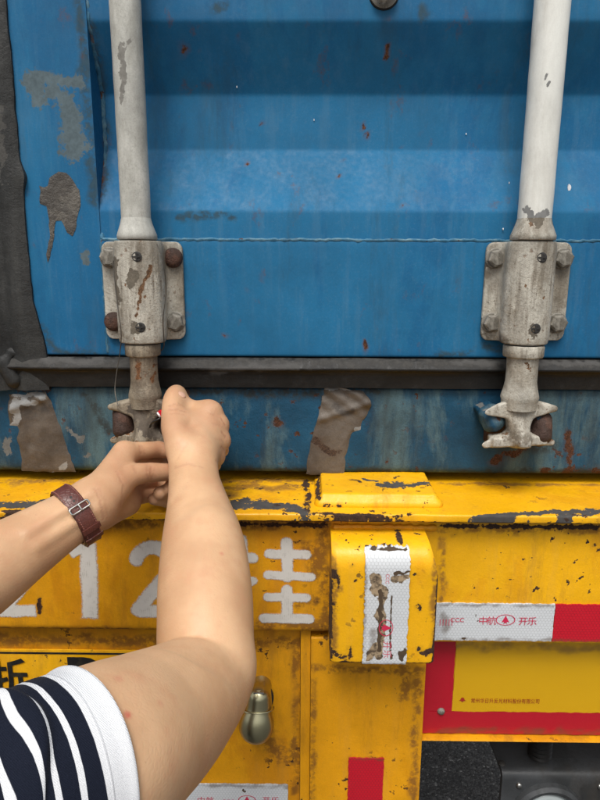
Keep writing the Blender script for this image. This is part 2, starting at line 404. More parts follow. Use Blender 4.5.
def plain(name, col, rough=.5, metal=0., bump=None, var=.15, nscale=30, **kw):
    g = G(name); n = g.noise(nscale, 5); c = g.mix(n, tuple(x*(1-var) for x in col), tuple(min(1, x*(1+var)) for x in col))
    nb = g.bump(g.noise(bump[0], 4), bump[1], .001) if bump else None
    return g.done(c, rough, metal, nb, **kw)
STEEL = plain('brushed_steel', (.42, .42, .40), .32, 1., (300, .15))
LAMPM = plain('satin_olive_nickel', (.46, .43, .27), .30, 1., (40, .05), .1)
BLACK = plain('black_plastic', (.012, .012, .012), .45, 0, (120, .2))
DARKHOLE = plain('dark_screw_and_gap', (.022, .020, .018), .65, 0., (300, .4))
WIRE = plain('thin_wire', (.10, .09, .075), .5, .6)
REDPL = plain('red_plastic', (.55, .008, .02), .3)
PRINT_RED = plain('red_print', (.55, .02, .07), .5)
PRINT_RED_D = plain('dark_red_print', (.30, .02, .01), .5)
BLACKP = worn('black_plate_paint', (.012, .012, .012), (.03, .026, .018), (1, 1, 1), 30, rough=.5, bump=.3)
WHITEP = plain('white_trim', (.7, .7, .7), .5)
LENS = plain('milky_lamp_lens', (.26, .29, .29), .25)

def hex_tape(name, c0, c1, cell=.0042, grime=(.10, .06, .03)):
    """retroreflective tape: honeycomb of sealed cells"""
    g = G(name); sp = g.n('ShaderNodeSeparateXYZ'); g.set(sp.inputs[0], g.co()); x = g.math('DIVIDE', sp.outputs[0], cell); z = g.math('DIVIDE', sp.outputs[2], cell)
    def lat(ox, oz):
        a = g.math('SUBTRACT', g.math('FLOORED_MODULO', g.math('ADD', x, ox), 1.), .5)
        b = g.math('SUBTRACT', g.math('FLOORED_MODULO', g.math('ADD', z, oz), 1.7320508), .8660254)
        ax, bz = g.math('ABSOLUTE', a), g.math('ABSOLUTE', b)
        return g.math('MAXIMUM', ax, g.math('MULTIPLY_ADD', ax, .5, g.math('MULTIPLY', bz, .8660254)))
    d = g.math('MINIMUM', lat(0, 0), lat(.5, .8660254))
    line = g.step(d, .40, .47)
    col = g.mix(line, c0, c1)
    n1 = g.noise(38, 6, rough=.65); n2 = g.noise(150, 5)
    W = g.rgb(g.attr('wear').outputs['Color']); j = g.math('MULTIPLY_ADD', g.math('ADD', g.math('MULTIPLY', n1, .6), g.math('MULTIPLY', n2, .4)), 1.3, -.65)
    gr = g.math('MULTIPLY', g.step(W[2], .05, .9), g.step(g.math('ADD', n1, g.math('MULTIPLY', W[2], .2)), .42, .75)); gr = g.math('MAXIMUM', gr, g.step(g.noise(10, 8, g.map((1, 1, .4)), .75), .52, .85, 0, .35)); col = g.mix(g.math('MULTIPLY', gr, .6), col, grime)
    pr = g.step(g.math('ADD', W[1], j), .46, .54); col = g.mix(pr, col, g.mix(g.step(n2, .4, .65), (.35, .26, .16), (.06, .04, .025)))
    rs = g.step(g.math('ADD', W[0], j), .44, .56); col = g.mix(rs, col, g.mix(n2, (.035, .025, .016), (.10, .06, .03)))
    ch = g.math('MAXIMUM', pr, rs)
    h = g.math('ADD', g.math('MULTIPLY', line, .5), g.math('ADD', g.math('MULTIPLY', ch, -1.), g.math('MULTIPLY', n2, .3)))
    return g.done(col, g.mix(ch, (.33, .33, .33), (.85, .85, .85)), 0., g.bump(h, .35, .0008))
TAPE_W = hex_tape('white_reflective_tape', (.60, .62, .64), (.44, .46, .47))
TAPE_R = hex_tape('red_reflective_tape', (.52, .008, .022), (.33, .006, .018))
BOARD_R = hex_tape('red_board_sheet', (.42, .006, .02), (.38, .006, .018), .002)
BOARD_Y = hex_tape('yellow_board_sheet', (.60, .335, .004), (.55, .305, .004), .002)

def spray_mat():
    g = G('white_spray_paint'); a = g.attr('paint').outputs['Fac']
    n1 = g.noise(70, 5, rough=.7); n2 = g.noise(420, 3)
    j = g.math('MULTIPLY_ADD', g.math('ADD', g.math('MULTIPLY', n1, .5), g.math('MULTIPLY', n2, .5)), .5, -.25)
    al = g.math('MULTIPLY', g.step(g.math('ADD', a, j), .38, .60), g.step(n1, .22, .42, .55, .96))
    sp = g.n('ShaderNodeTexWave', wave_type='BANDS', bands_direction='X'); g.set(sp.inputs['Vector'], g.co()); sp.inputs['Scale'].default_value = 130; sp.inputs['Distortion'].default_value = 3
    col = g.mix(g.math('MULTIPLY', sp.outputs['Fac'], g.step(n1, .5, .7)), (.64, .61, .56), (.46, .43, .38))
    tr = g.n('ShaderNodeBsdfTransparent'); mx = g.n('ShaderNodeMixShader'); g.done(col, .6)
    g.set(mx.inputs[0], al); g.set(mx.inputs[1], tr.outputs[0]); g.set(mx.inputs[2], g.b.outputs[0]); g.t.links.new(mx.outputs[0], g.out.inputs['Surface'])
    return g.m
SPRAY = spray_mat()

def asphalt():
    g = G('asphalt'); v = g.voro(165, feature='F1', out='Color'); d = g.voro(165); n = g.noise(1.2, 4); n2 = g.noise(240, 4)
    k = g.rgb(v)[0]; col = g.mix(g.step(k, .2, 1.), (.030, .030, .031), (.115, .115, .113)); col = g.mix(g.step(n, .35, .7), col, g.mix(.5, col, (.05, .048, .045)))
    sp = g.step(k, .95, .98); col = g.mix(sp, col, (.22, .22, .21))
    h = g.math('ADD', g.math('MULTIPLY', d, -1.), g.math('MULTIPLY', n2, .35))
    return g.done(col, .75, 0., g.bump(h, .9, .004))
ASPHALT = asphalt()

def skin_mat():
    g = G('skin'); n1 = g.noise(11, 4); n2 = g.noise(45, 4, rough=.6); n3 = g.noise(520, 3)
    base = g.mix(g.step(n1, .35, .65), (.49, .285, .155), (.62, .39, .225)); base = g.mix(g.step(n2, .45, .75, 0, .5), base, (.53, .27, .15))
    vein = g.math('MULTIPLY', g.step(g.math('ABSOLUTE', g.math('SUBTRACT', g.noise(7, 1, g.map((1, 1, .5)), dist=.6), .5)), 0., .022, 1., 0.), g.step(n1, .4, .6, 0, .30))
    base = g.mix(vein, base, (.36, .265, .165)); fr_ = g.step(g.noise(230, 2), .70, .78, 0, .30); base = g.mix(fr_, base, (.36, .19, .105))
    W = g.rgb(g.attr('wear').outputs['Color'])
    base = g.mix(g.math('MULTIPLY', W[1], .75), base, (.335, .155, .088))      # ruddier hands and knuckles
    base = g.mix(W[0], base, (.46, .09, .065)); base = g.mix(g.math('MULTIPLY', W[2], .55), base, (.30, .12, .07))  # creases are darkened in the skin colour as well as bumped
    lines = g.voro(260, feature='DISTANCE_TO_EDGE', vec=g.map((1, 1, 1)))
    h = g.math('ADD', g.step(lines, 0, .25, 0, .3), g.math('ADD', g.math('MULTIPLY', n3, .5), g.math('ADD', g.math('MULTIPLY', n2, .6), g.math('MULTIPLY', W[2], -2.5))))
    g.b.inputs['Subsurface Radius'].default_value = (1., .35, .18); g.b.inputs['Subsurface Scale'].default_value = .004
    return g.done(base, g.mix(n2, (.42,)*3, (.56,)*3), 0., g.bump(h, .24, .0008), **{'Subsurface Weight': .15, 'Specular IOR Level': .4})
SKIN = skin_mat()
NAIL = plain('finger_nail', (.55, .33, .235), .3, 0, None, .05)

def shirt_mat():
    g = G('striped_jersey'); a = g.attr('along').outputs['Fac']; n = g.noise(30, 3)
    a2 = g.math('ADD', a, g.math('MULTIPLY_ADD', n, .002, -.001))
    m = g.math('FLOORED_MODULO', g.math('ADD', a2, -.0165), .0106); line = g.math('MULTIPLY', g.step(m, .0074, .0077), g.step(m, .0103, .0106, 1, 0))
    wh = g.math('MAXIMUM', line, g.step(a2, .0162, .0166, 1, 0))
    kn = g.n('ShaderNodeTexWave', wave_type='BANDS', bands_direction='DIAGONAL'); g.set(kn.inputs['Vector'], g.co()); kn.inputs['Scale'].default_value = 420; kn.inputs['Distortion'].default_value = 4
    f = g.noise(900, 2)
    col = g.mix(wh, g.mix(f, (.004, .006, .014), (.008, .011, .022)), g.mix(f, (.58, .59, .61), (.70, .71, .73)))
    hem = g.step(g.math('ABSOLUTE', g.math('SUBTRACT', a, .0132)), .0002, .0008, 1., 0.)
    h = g.math('ADD', g.math('ADD', kn.outputs['Fac'], f), g.math('MULTIPLY', hem, -2.5))
    col = g.mix(g.math('MULTIPLY', hem, .25), col, (.25, .25, .27))  # stitched groove's shading painted into the cloth colour
    return g.done(col, .85, 0., g.bump(h, .35, .0006), **{'Sheen Weight': .03, 'Specular IOR Level': .15})
SHIRT = shirt_mat()
DENIM = plain('dark_trouser_cloth', (.02, .023, .03), .85, 0, (400, .4))
HAIR = plain('black_hair', (.010, .008, .007), .5, 0, (260, .6))
SHOE = plain('black_shoe', (.015, .014, .014), .5, 0, (120, .2))
EYE = plain('eye', (.55, .53, .50), .2)

def leather():
    g = G('brown_embossed_leather'); v = g.voro(230, feature='DISTANCE_TO_EDGE', vec=g.map((1, 1, 1)), rand=.6); n = g.noise(60, 5); f = g.noise(600, 3)
    e = g.step(v, .0, .10); col = g.mix(g.math('MULTIPLY_ADD', e, .4, .6), (.05, .013, .010), g.mix(n, (.075, .020, .015), (.125, .038, .028)))
    return g.done(col, g.mix(n, (.28,)*3, (.45,)*3), 0., g.bump(g.math('ADD', e, g.math('MULTIPLY', f, .2)), .3, .0008))
LEATHER = leather()
STITCH = plain('stitch_thread', (.30, .12, .09), .8)

# text as flat print: mesh glyphs laid on a surface
def text(body, size, origin, mat, parent, name, xdir=(1, 0, 0), zdir=(0, 0, 1), thick=.0003, bold=0., fit=None):
    c = bpy.data.curves.new(name, 'FONT'); c.body = body; c.size = 1; c.extrude = 0; c.offset = bold; c.align_x = 'LEFT'; c.resolution_u = 4
    o = bpy.data.objects.new('tmp', c); COL.objects.link(o)
    dg = bpy.context.evaluated_depsgraph_get(); me = bpy.data.meshes.new_from_object(o.evaluated_get(dg))
    V = np.array([v.co[:] for v in me.vertices]); F = [tuple(p.vertices) for p in me.polygons]
    bpy.data.objects.remove(o); bpy.data.meshes.remove(me); bpy.data.curves.remove(c)
    lo, hi = V.min(0), V.max(0)
    if fit: sx = fit[0]/(hi[0]-lo[0]); sz = fit[1]/(hi[1]-lo[1]); V = (V-lo)*[sx, sz, 1]
    else: V = V*size
    P = np.asarray(origin)+V[:, :1]*np.array(xdir)+V[:, 1:2]*np.array(zdir)
    return obj(name, P, F, mat, parent, smooth=0)

# ================================================================== GROUND
V = []; F = []
xs = np.array([-400, -60, -12, -4, -1.5, 0, 1.5, 4, 12, 60, 400.]); n = len(xs)
V = [(a, b, 0) for b in xs for a in xs]; F = [(j*n+i, j*n+i+1, (j+1)*n+i+1, (j+1)*n+i) for j in range(n-1) for i in range(n-1)]
gr = obj('ground', V, F, ASPHALT); gr['kind'] = 'structure'

# ================================================================== CONTAINER
VIEW = (-.48, .48)
Zs = lambda v, Y=0.: float(at(300, v, Y)[2])
z_seam, z_door, z_gas, z_bot = Zs(240), Zs(357), Zs(388), Zs(475)
z_top = z_bot+2.59; XL, XR = -1.60, .84
cont = thing('shipping_container', 'weathered blue steel shipping container with grey lock rods on its rear doors', 'container', ((XL+XR)/2, 0, z_bot))

# shell: side walls, roof, floor, front wall, rear posts and header, 6 m long
def shell():
    parts = [box(XL, XL+.04, .06, 6.06, z_bot+.02, z_top), box(XR-.04, XR, .06, 6.06, z_bot+.02, z_top),
             box(XL+.04, XR-.04, .06, 6.06, z_top-.05, z_top-.005), box(XL+.04, XR-.04, 6.0, 6.055, z_bot+.02, z_top-.05),
             box(XL+.04, XR-.04, .08, 6.0, z_bot+.02, z_bot+.14)]
    return merge(*parts)
obj('body_shell', *shell(), BLUE, cont)
for x0, x1 in ((XL, XL+.055), (XR-.055, XR)):
    obj('corner_post', *box(x0, x1, -.012, .058, z_gas, z_top-.10, .006), BLUE, cont)
obj('door_header', *box(XL, XR, -.012, .058, z_top-.10, z_top, .006), BLUE, cont)

# right door leaf: corrugated sheet
XD0, XD1 = -.2575, .685
def corr():
    z1 = z_top-.16; pr = []
    base = [(.036, Zs(150, .036)), (.036, Zs(95, .036)), (.0, Zs(20))]
    pr = [(.0015, z_seam), (.0015, Zs(211))]
    z = 0
    while True:
        a = [(y+.0015, q+z) for y, q in base]
        if a[-1][1]+.09 > z1: break
        pr += a; z += .281
        pr.append((.0015, Zs(211)+z))
    pr.append((.0015, z1)); pr = round_poly(pr, [0]+[.012]*(len(pr)-2)+[0], 4)
    pr += [np.array((.058, z1)), np.array((.058, z_seam))]
    return pr
pr = corr(); V, F = sweep_x(pr, XD0, XD1, .006, VIEW, .006)
bl = [(0, 1.7, [(a, b)]) for a, b in ((200, 51), (387, 22), (355, 27), (366, 126), (397, 100), (352, 18), (368, 133), (344, 158), (402, 196), (403, 207), (405, 143), (180, 48), (238, 38), (483, 116), (262, 118), (246, 160), (340, 175), (424, 130))]
bl += [(0, 1.8, [(388, 46), (387, 54)]), (0, 3.5, [(181, 46), (184, 52)]), (0, 1.6, [(365, 120), (369, 132)]), (2, 3, [(180, 216), (235, 217)]), (2, 3, [(420, 10), (424, 22)]), (2, 4, [(215, 8), (226, 7)]), (2, 6, [(88, 20), (94, 90), (99, 200)]), (0, 1.4, [(90, 30), (93, 60)]), (0, 1.2, [(98, 150), (101, 200)])]
W = wear_paint(V, [px(c, r*1.0, p, .01) for c, r, p in bl])
obj('corrugated_panel', V, F, BLUE, cont, 50, {'wear': W}, True)
for a, b in ((314, 120), (569, 188), (503, 229), (509, 183), (237, 87), (466, 134)):
    p = at(a, b, 0); rr = .0032 if a == 569 else .0009
    if 150 > b > 95 or b < 18: p = at(a, b, .0375)
    elif b <= 95: p = at(a, b, .0015+.036*(b-20)/75)
    elif 150 <= b < 211: p = at(a, b, .0375-.036*(b-150)/61)
    th = np.linspace(0, 2*math.pi, 11)[:-1]; q = [(p[0]+rr*.6*math.cos(t)*random.uniform(.7, 1.2), p[1]-.0012, p[2]+rr*1.5*math.sin(t)*random.uniform(.8, 1.1)) for t in th]
    obj('paint_speck', np.array(q+[(x, y+.006, z) for x, y, z in q]), [tuple(range(10))]+[(i, (i+1) % 10, 10+(i+1) % 10, 10+i) for i in range(10)], WHITEP, cont, 0, normals=True)

# stiles, bottom rail
XS0 = -.350
sx = XD0
pr = round_poly([(.058, z_door+.001), (.058, z_top-.16), (0, z_top-.16), (0, z_door+.001)], [0, 0, .003, .003])
V, F = sweep_x(pr, XS0-.02, sx, .005, None, .004)
P0 = 0.
st = [px(1, 11, [(62, 92), (68, 125), (76, 150)], P0), px(1, 7, [(34, 80), (37, 104)], P0), px(1, 7, [(34, 76), (78, 80)], P0), px(2, 5, [(79, 0), (86, 90), (95, 200)], P0), px(0, .9, [(81, 20), (84, 60)], P0), px(2, 4, [(42, 330), (60, 352), (95, 354)], P0), px(0, 2, [(34, 243)], P0), px(1, 4, [(50, 84), (48, 94)], P0), px(1, 5, [(84, 255), (86, 262)], P0)]
W = wear_paint(V, st)
V2 = V.copy()
stile = obj('door_stile', V, F, BLUE, cont, 40, {'wear': W}, True)
pr = round_poly([(.058, z_door+.001), (.058, z_top-.16), (0, z_top-.16), (0, z_door+.001)], [0, 0, .003, .003])
V, F = sweep_x(pr, XD1, XR-.058, .5); obj('door_stile', V, F, BLUE, cont, 40, None, True)
pr = round_poly([(.057, z_door), (.057, z_seam-.001), (-.0008, z_seam-.001), (-.0008, z_door)], [0, 0, .002, .004])
V, F = sweep_x(pr, sx+.0005, XD1-.001, .006, VIEW, .006)
sr = [(2, 4, [(101, 250), (104, 350)]), (0, 2, [(262, 278)]), (0, 2, [(246, 291)]), (0, 1.2, [(330, 300)]), (2, 3, [(470, 352), (440, 354)]), (0, 2, [(225, 335)]), (1, 2, [(404, 292)]), (0, 2.2, [(366, 341), (367, 352)]), (2, 3, [(480, 345), (520, 352)]), (0, 2, [(112, 352)])]
obj('bottom_rail', V, F, BLUE, cont, 40, {'wear': wear_paint(V, [px(c, r, p, 0) for c, r, p in sr])}, True)
# weld beads
def bead(path, r, nm, mat, par):
    path = np.array(resample(path, .004, False)); k = np.arange(len(path)); path = path+np.c_[(vnoise(path, 190)-.5), 0*k, (vnoise(path+3, 190)-.5)]*.0022
    obj(nm, *tube(path, list(r*(1+.35*np.sin(k*1.9)*vnoise(path, 60))), 8), mat, par)
bead([(sx+.001, .0005, z_seam), (VIEW[1]+.2, .0005, z_seam)], .0021, 'weld_bead', BLUE_WELD, cont)
bead([(sx, .0008, z_door+.004), (sx, .0008, z_seam)], .0022, 'weld_bead', BLUE_WELD, cont)
bead([(sx+.0015, .0012, z_seam), (sx+.0015, .0375, Zs(150, .036)), (sx+.0015, .0375, Zs(95, .036)), (sx+.0015, .004, Zs(20)), (sx+.0015, .004, Zs(0)+.07)], .0030, 'weld_bead', BLUE_WELD, cont)
# smear of dried mud on the stile
def patch(outline, Y, thick, mat, parent, name, res=.0025, wear=None, bumpy=.0006, jag=.0012, curl=None):
    """thin sheet with a ragged outline given in photo pixels on plane Y"""
    poly = np.array([at(u, v, Y)[[0, 2]] for u, v in outline])
    poly = np.array(resample(poly, .004)); poly = poly+(np.c_[vnoise(np.c_[poly, poly[:, 0]*0], 150), vnoise(np.c_[poly, poly[:, 0]*0+5], 150)]-.5)*2*jag
    lo, hi = poly.min(0)-res, poly.max(0)+res
    xs = np.arange(lo[0], hi[0], res); zs = np.arange(lo[1], hi[1], res); X, Z = np.meshgrid(xs, zs, indexing='ij')
    def inside(x, z):
        c = np.zeros(x.shape, bool); a = poly; b = np.roll(poly, -1, 0)
        for (x0, z0), (x1, z1) in zip(a, b):
            m = ((z0 > z) != (z1 > z)); c ^= m & (x < (x1-x0)*(z-z0)/((z1-z0) if z1 != z0 else 1e-9)+x0)
        return c
    def dist(x, z):
        d = np.full(x.shape, 9.); q = np.stack([x, z], -1); near = q.copy()
        for a, b in zip(poly, np.roll(poly, -1, 0)):
            ab = b-a; t = np.clip(((q-a)@ab)/max(ab@ab, 1e-12), 0, 1); w_ = a+t[..., None]*ab; e = np.linalg.norm(q-w_, axis=-1); m = e < d
            d = np.where(m, e, d); near = np.where(m[..., None], w_, near)
        return d, near
    I = inside(X, Z); D, N = dist(X, Z); keep = I | (D < res*1.1)
    X = np.where(I, X, N[..., 0]); Z = np.where(I, Z, N[..., 1]); D = np.where(I, D, 0)
    id_ = np.full(X.shape, -1); id_[keep] = np.arange(keep.sum())
    P = np.stack([X, np.zeros_like(X), Z], -1)[keep]; dd = D[keep]
    y = Y-thick*np.clip(dd/(res*1.2), 0, 1)-.0004-bumpy*2*(fbm(P, 70, 3)-.35)*np.clip(dd/.004, 0, 1)
    if curl is not None: y = y-curl(P)
    P[:, 1] = y; F = []
    A, B, C, Dq = id_[:-1, :-1], id_[1:, :-1], id_[1:, 1:], id_[:-1, 1:]; m = (A >= 0) & (B >= 0) & (C >= 0) & (Dq >= 0)
    F = np.stack([A[m], B[m], C[m], Dq[m]], 1)
    W = wear_paint(P, wear or [])
    return obj(name, P, F, mat, parent, 180, {'wear': W})
MUD = worn('dried_sealant', (.075, .068, .060), (.12, .11, .095), (1, 1, 1), 25, rough=.85, bump=1., grimeamt=.5, tint=.25, primer=(.2, .19, .17))
patch([(40, 186), (46, 188), (50, 178), (58, 171), (66, 173), (74, 180), (79, 190), (80, 205), (77, 222), (73, 236), (67, 233), (62, 222), (57, 212), (55, 222), (54, 240), (51, 256), (47, 262), (46, 255), (50, 238), (49, 222), (47, 206), (40, 204)], 0., .0009, MUD, stile, 'sealant_smear', bumpy=.001)

# left door leaf, seen only behind the vertical gasket
pr = round_poly([(.058, z_door), (.058, z_top-.16), (0, z_top-.16), (0, z_door)], [0, 0, .003, .003])
V, F = sweep_x(pr, XL+.058, -.415, .5); obj('door_stile', V, F, BLUE, cont, 40, None, True)

# vertical gasket between leaves: worn rubber lip
zs = np.arange(z_gas-.004, z_top-.16, .004); pz = np.c_[zs*0, zs*0, zs]
edge = XS0+.0015+.0025*(fbm(pz, 12, 2)-.5)+.0012*(vnoise(pz, 110)-.5)
prof = [(-.430, .02), (-.430, -.006), (-.422, -.012), (-.408, -.013), (-.397, -.010), (-.387, -.004), (-.382, -.0025), (-.376, -.006), (-.367, -.0085), (-.358, -.0065), (None, -.0035), (None, .006)]
n = len(prof); V = []
for i, z in enumerate(zs):
    blob = .006*math.exp(-((z-at(40, 178, 0)[2])/.012)**2)
    low = .012*np.clip((at(30, 300, 0)[2]-z)/.06, 0, 1)
    for k, (x, y) in enumerate(prof):
        xx = (edge[i]+blob+low if x is None else x); nz = float(fbm([xx*3, 5., z], 45, 3))-.5
        V.append((xx+(nz*.002 if x else 0), y+nz*.0035*(k not in (0, n-1))-(.004*blob/.006 if x is None and y < 0 else 0), z))
F = [(i*n+j, i*n+j+1, (i+1)*n+j+1, (i+1)*n+j) for i in range(len(zs)-1) for j in range(n-1)]
V = np.array(V); W = wear_paint(V, [px(1, 4, [(3, 110), (4, 190)], 0), px(2, 5, [(14, 0), (24, 150), (36, 178)], 0)])
obj('door_gasket', V, F, RUBBER_DUSTY, cont, 60, {'wear': W})

# horizontal gasket under the leaf
pr = [(.05, z_door-.0015), (-.002, z_door-.0015), (-.006, z_door-.004), (-.013, z_door-.013), (-.0125, z_door-.0155), (-.008, z_door-.0185), (-.0065, z_door-.023), (-.0055, z_gas+.012), (-.004, z_gas+.001), (.05, z_gas+.001)]
pr = round_poly(pr, [0, .001, .004, .002, .002, .004, .004, .003, 0, 0], 3)
V, F = sweep_x(pr, XL+.06, XR-.06, .004, VIEW, .006)
m = (V[:, 1] < .03); V[m, 1] += (.0016*(fbm(V*[1, 0, 1], 25, 3)-.5))[m]; V[m, 2] += (.0014*(fbm(V*[1, 0, 0]+3, 16, 3)-.5))[m]
W = wear_paint(V, [px(1, 3.2, [(215, 371), (250, 367), (300, 366)], -.01), px(2, 4, [(0, 362), (600, 363)], -.01), px(1, 2, [(455, 363), (600, 364)], -.01), px(1, 3, [(40, 360), (100, 361)], -.01)])
obj('door_gasket', V, F, RUBBER, cont, 50, {'wear': W}, True)
# blob of rubber where the two gaskets meet
fl = Field((-.40, -.04, z_gas-.03), (-.32, .02, z_door+.03), .002)
c = at(9, 371, -.006); fl.cone(c+[-.006, .004, .010], c+[.004, .004, -.012], .012, .011, .004); fl.cone(at(12, 352, 0), at(33, 356, .002), .007, .005, .006)
V, F = fl.mesh(); obj('gasket_corner', V, F, RUBBER_DUSTY, cont, 180)

# rear sill
ysill = .004
pr = round_poly([(.07, z_gas), (.07, z_bot+.012), (.055, z_bot), (ysill, z_bot), (ysill, z_gas)], [0, 0, 0, .014, .006], 6)
V, F = sweep_x(pr, XL, XR, .005, VIEW, .005)
m = V[:, 1] < .03; V[m, 1] += (.0022*(fbm(V*[1, 0, 1], 14, 3)-.5))[m]
ws = [(0, 5, [(497, 462), (505, 455), (513, 453), (522, 446)]), (0, 4, [(568, 436), (571, 450), (568, 478)]), (0, 3.5, [(596, 468), (600, 476)]), (2, 6, [(0, 474), (600, 476)]), (0, 3, [(0, 476), (600, 478)]), (0, 3, [(275, 420), (281, 423)]), (2, 5, [(180, 391), (380, 392)]), (2, 5, [(84, 394), (110, 430)]), (0, 3, [(543, 470), (548, 474)]), (2, 7, [(500, 440), (550, 450)]), (0, 1.6, [(388, 460)]), (1, 4, [(72, 430), (80, 440)]), (1, 3, [(88, 455)]), (1, 4, [(5, 440), (8, 455)])]
sill = obj('rear_sill', V, F, BLUE_OLD, cont, 45, {'wear': wear_paint(V, [px(c_, r, p, ysill) for c_, r, p in ws])}, True)
tw = [px(1, 4, [(12, 396), (40, 394)], 0), px(1, 4, [(14, 402), (15, 424)], 0), px(2, 5, [(22, 412), (46, 408)], 0), px(1, 2.5, [(60, 469), (66, 466)], 0), px(1, 3, [(18, 402), (36, 403)], 0)]
def fold(c, w_, a):
    c = at(*c, ysill)
    return lambda P: a*np.exp(-((P[:, 2]-c[2]-.35*(P[:, 0]-c[0]))/w_)**2)+.0014*np.sin((P[:, 2]*1.3+P[:, 0])*220)*np.clip((P[:, 2]-c[2])/.03+.6, 0, 1)
patch([(9, 394), (28, 393), (46, 391), (51, 402), (55, 413), (62, 432), (69, 452), (76, 472), (50, 472), (22, 471), (21, 455), (17, 438), (21, 426), (10, 426)], ysill, .0010, TAPE_OLD, sill, 'tape_patch', wear=tw, bumpy=.001, curl=fold((30, 402), .006, .004))
tw = [px(1, 2, [(326, 388), (360, 389)], 0), px(1, 2, [(357, 430), (361, 428)], 0), px(2, 3, [(335, 405), (345, 414), (352, 412)], 0), px(0, 5, [(318, 440), (335, 455)], 0)]
patch([(324, 388), (344, 388), (363, 391), (371, 400), (370, 410), (362, 422), (361, 430), (352, 432), (349, 445), (345, 457), (344, 474), (325, 475), (306, 474), (308, 458), (312, 437), (317, 420), (321, 404)], ysill, .0010, TAPE_OLD, sill, 'tape_patch', wear=tw, bumpy=.001, curl=fold((340, 412), .005, .003))
patch([(320, 475), (336, 474), (338, 480), (322, 482)], ysill-.004, .003, TAPE_OLD, sill, 'tape_flap')

# ---- lock rods, bearing brackets, cams, keepers
YR = -.046; HB = .117
def bracket_mesh(off, hx):
    f = Field((-.072, -.085, -.075), (.072, .012, .075), .0013)
    f.plate((off, -.003, 0), hx, .061, .011, .0042)
    f.cone((0, YR+.012, -HB/2-.03), (0, YR+.012, HB/2+.03), .0245, .0245, .012)
    f.bx((0, YR/2+.006, 0), (.0225, -YR/2, .056), .006, .022)
    f.bx((0, YR, HB/2+.02), (.1, .1, .018), 0.0, .001, sub=True); f.bx((0, YR, -HB/2-.02), (.1, .1, .018), 0.0, .001, sub=True)
    f.bx((0, .02, 0), (.1, .0205, .1), 0, .001, sub=True)
    V, F = f.mesh(); return V, F
# rod details measured along the rod: lathe profiles (local z = 0 at bracket centre)
def rod_parts(x, mat, rr, zc, ztop, zcam, wear):
    o = []
    r = rr; e = rr/.0175
    k = np.linspace(zc+HB/2+.014, ztop, 60); L0 = (x, YR+.010, 0)
    def lat(nm, prof, m_, par):
        prof = resample(prof, .006, False); V, F = lathe(prof, 36)
        n_ = (fbm(V, 45, 3)-.5)*.0008; V[:, :2] *= (1+n_/np.maximum(np.hypot(V[:, 0], V[:, 1]), .01))[:, None]
        return obj(nm, V, F, m_, par, 50, {'wear': wear_paint(V+np.array((x, 0, 0)), wear)}, True, loc=L0)
    rod = lat('lock_rod', [(r, k[0]), (r, Zs(0)+.15), (r, ztop)], mat, cont)
    b = zc+HB/2
    lat('gap_shade_ring', [(.0205*e, b-.004), (.0205*e, b+.006)], DARKHOLE, rod)  # added dark ring standing for the shade inside the gap
    lat('gap_shade_ring', [(.0195*e, zc-HB/2-.006), (.0195*e, zc-HB/2+.004)], DARKHOLE, rod)
    lat('collar', [(.018, b+.0030), (.0225*e, b+.0032), (.0236*e, b+.0042), (.0236*e, b+.0085), (.0222*e, b+.0125), (.0192*e, b+.021), (r, b+.028)], CAST if mat is RODW else mat, rod)
    b = zc-HB/2
    lat('collar', [(.018, b-.019), (.0212*e, b-.018), (.0220*e, b-.0165), (.0222*e, b-.0052), (.0212*e, b-.0036), (.018, b-.0033)], CAST if mat is RODW else CAST_BROWN, rod)
    z0 = b-.018
    lat('rod_stub', [(.0195*e, zcam-.012), (.0200*e, zcam-.001), (.0210*e, zcam+.002), (.0206*e, zcam+.005), (.0185*e, zcam+.014), (.0172*e, zcam+.022), (.0170*e, (z0+zcam)/2+.01), (.0174*e, z0)], CAST if mat is RODW else CAST_BROWN, rod)
    return rod
def bolt_mesh(kind):
    if kind == 'hex':
        V, F = merge(lathe([(.0128, 0), (.0128, .0018), (.0118, .0026)], 24, 'y'), lathe([(.0112, .002), (.0112, .0090), (.0096, .0104)], 6, 'y', .3), lathe([(.0088, .0098), (.0080, .0110)], 16, 'y'))
    else:
        V, F = lathe([(.0122, 0), (.0122, .0028), (.0112, .0060), (.008, .0084), (.004, .0094)], 24, 'y')
    return V, F
HEX = mesh('bolt_hex', *bolt_mesh('hex'), BOLT, 35); DOME = mesh('bolt_dome', *bolt_mesh('dome'), RUSTY, 60)
def screw_mesh():
    a = lathe([(.0062, -.002), (.0062, .0006), (.0052, .0012), (.0035, .0008)], 20, 'y')
    return merge(a, box(-.0042, .0042, -.0019, 0, -.0008, .0008, 0), box(-.0008, .0008, -.0021, 0, -.0042, .0042, 0))
SCREW = mesh('screw_head', *screw_mesh(), DARKHOLE, 50)
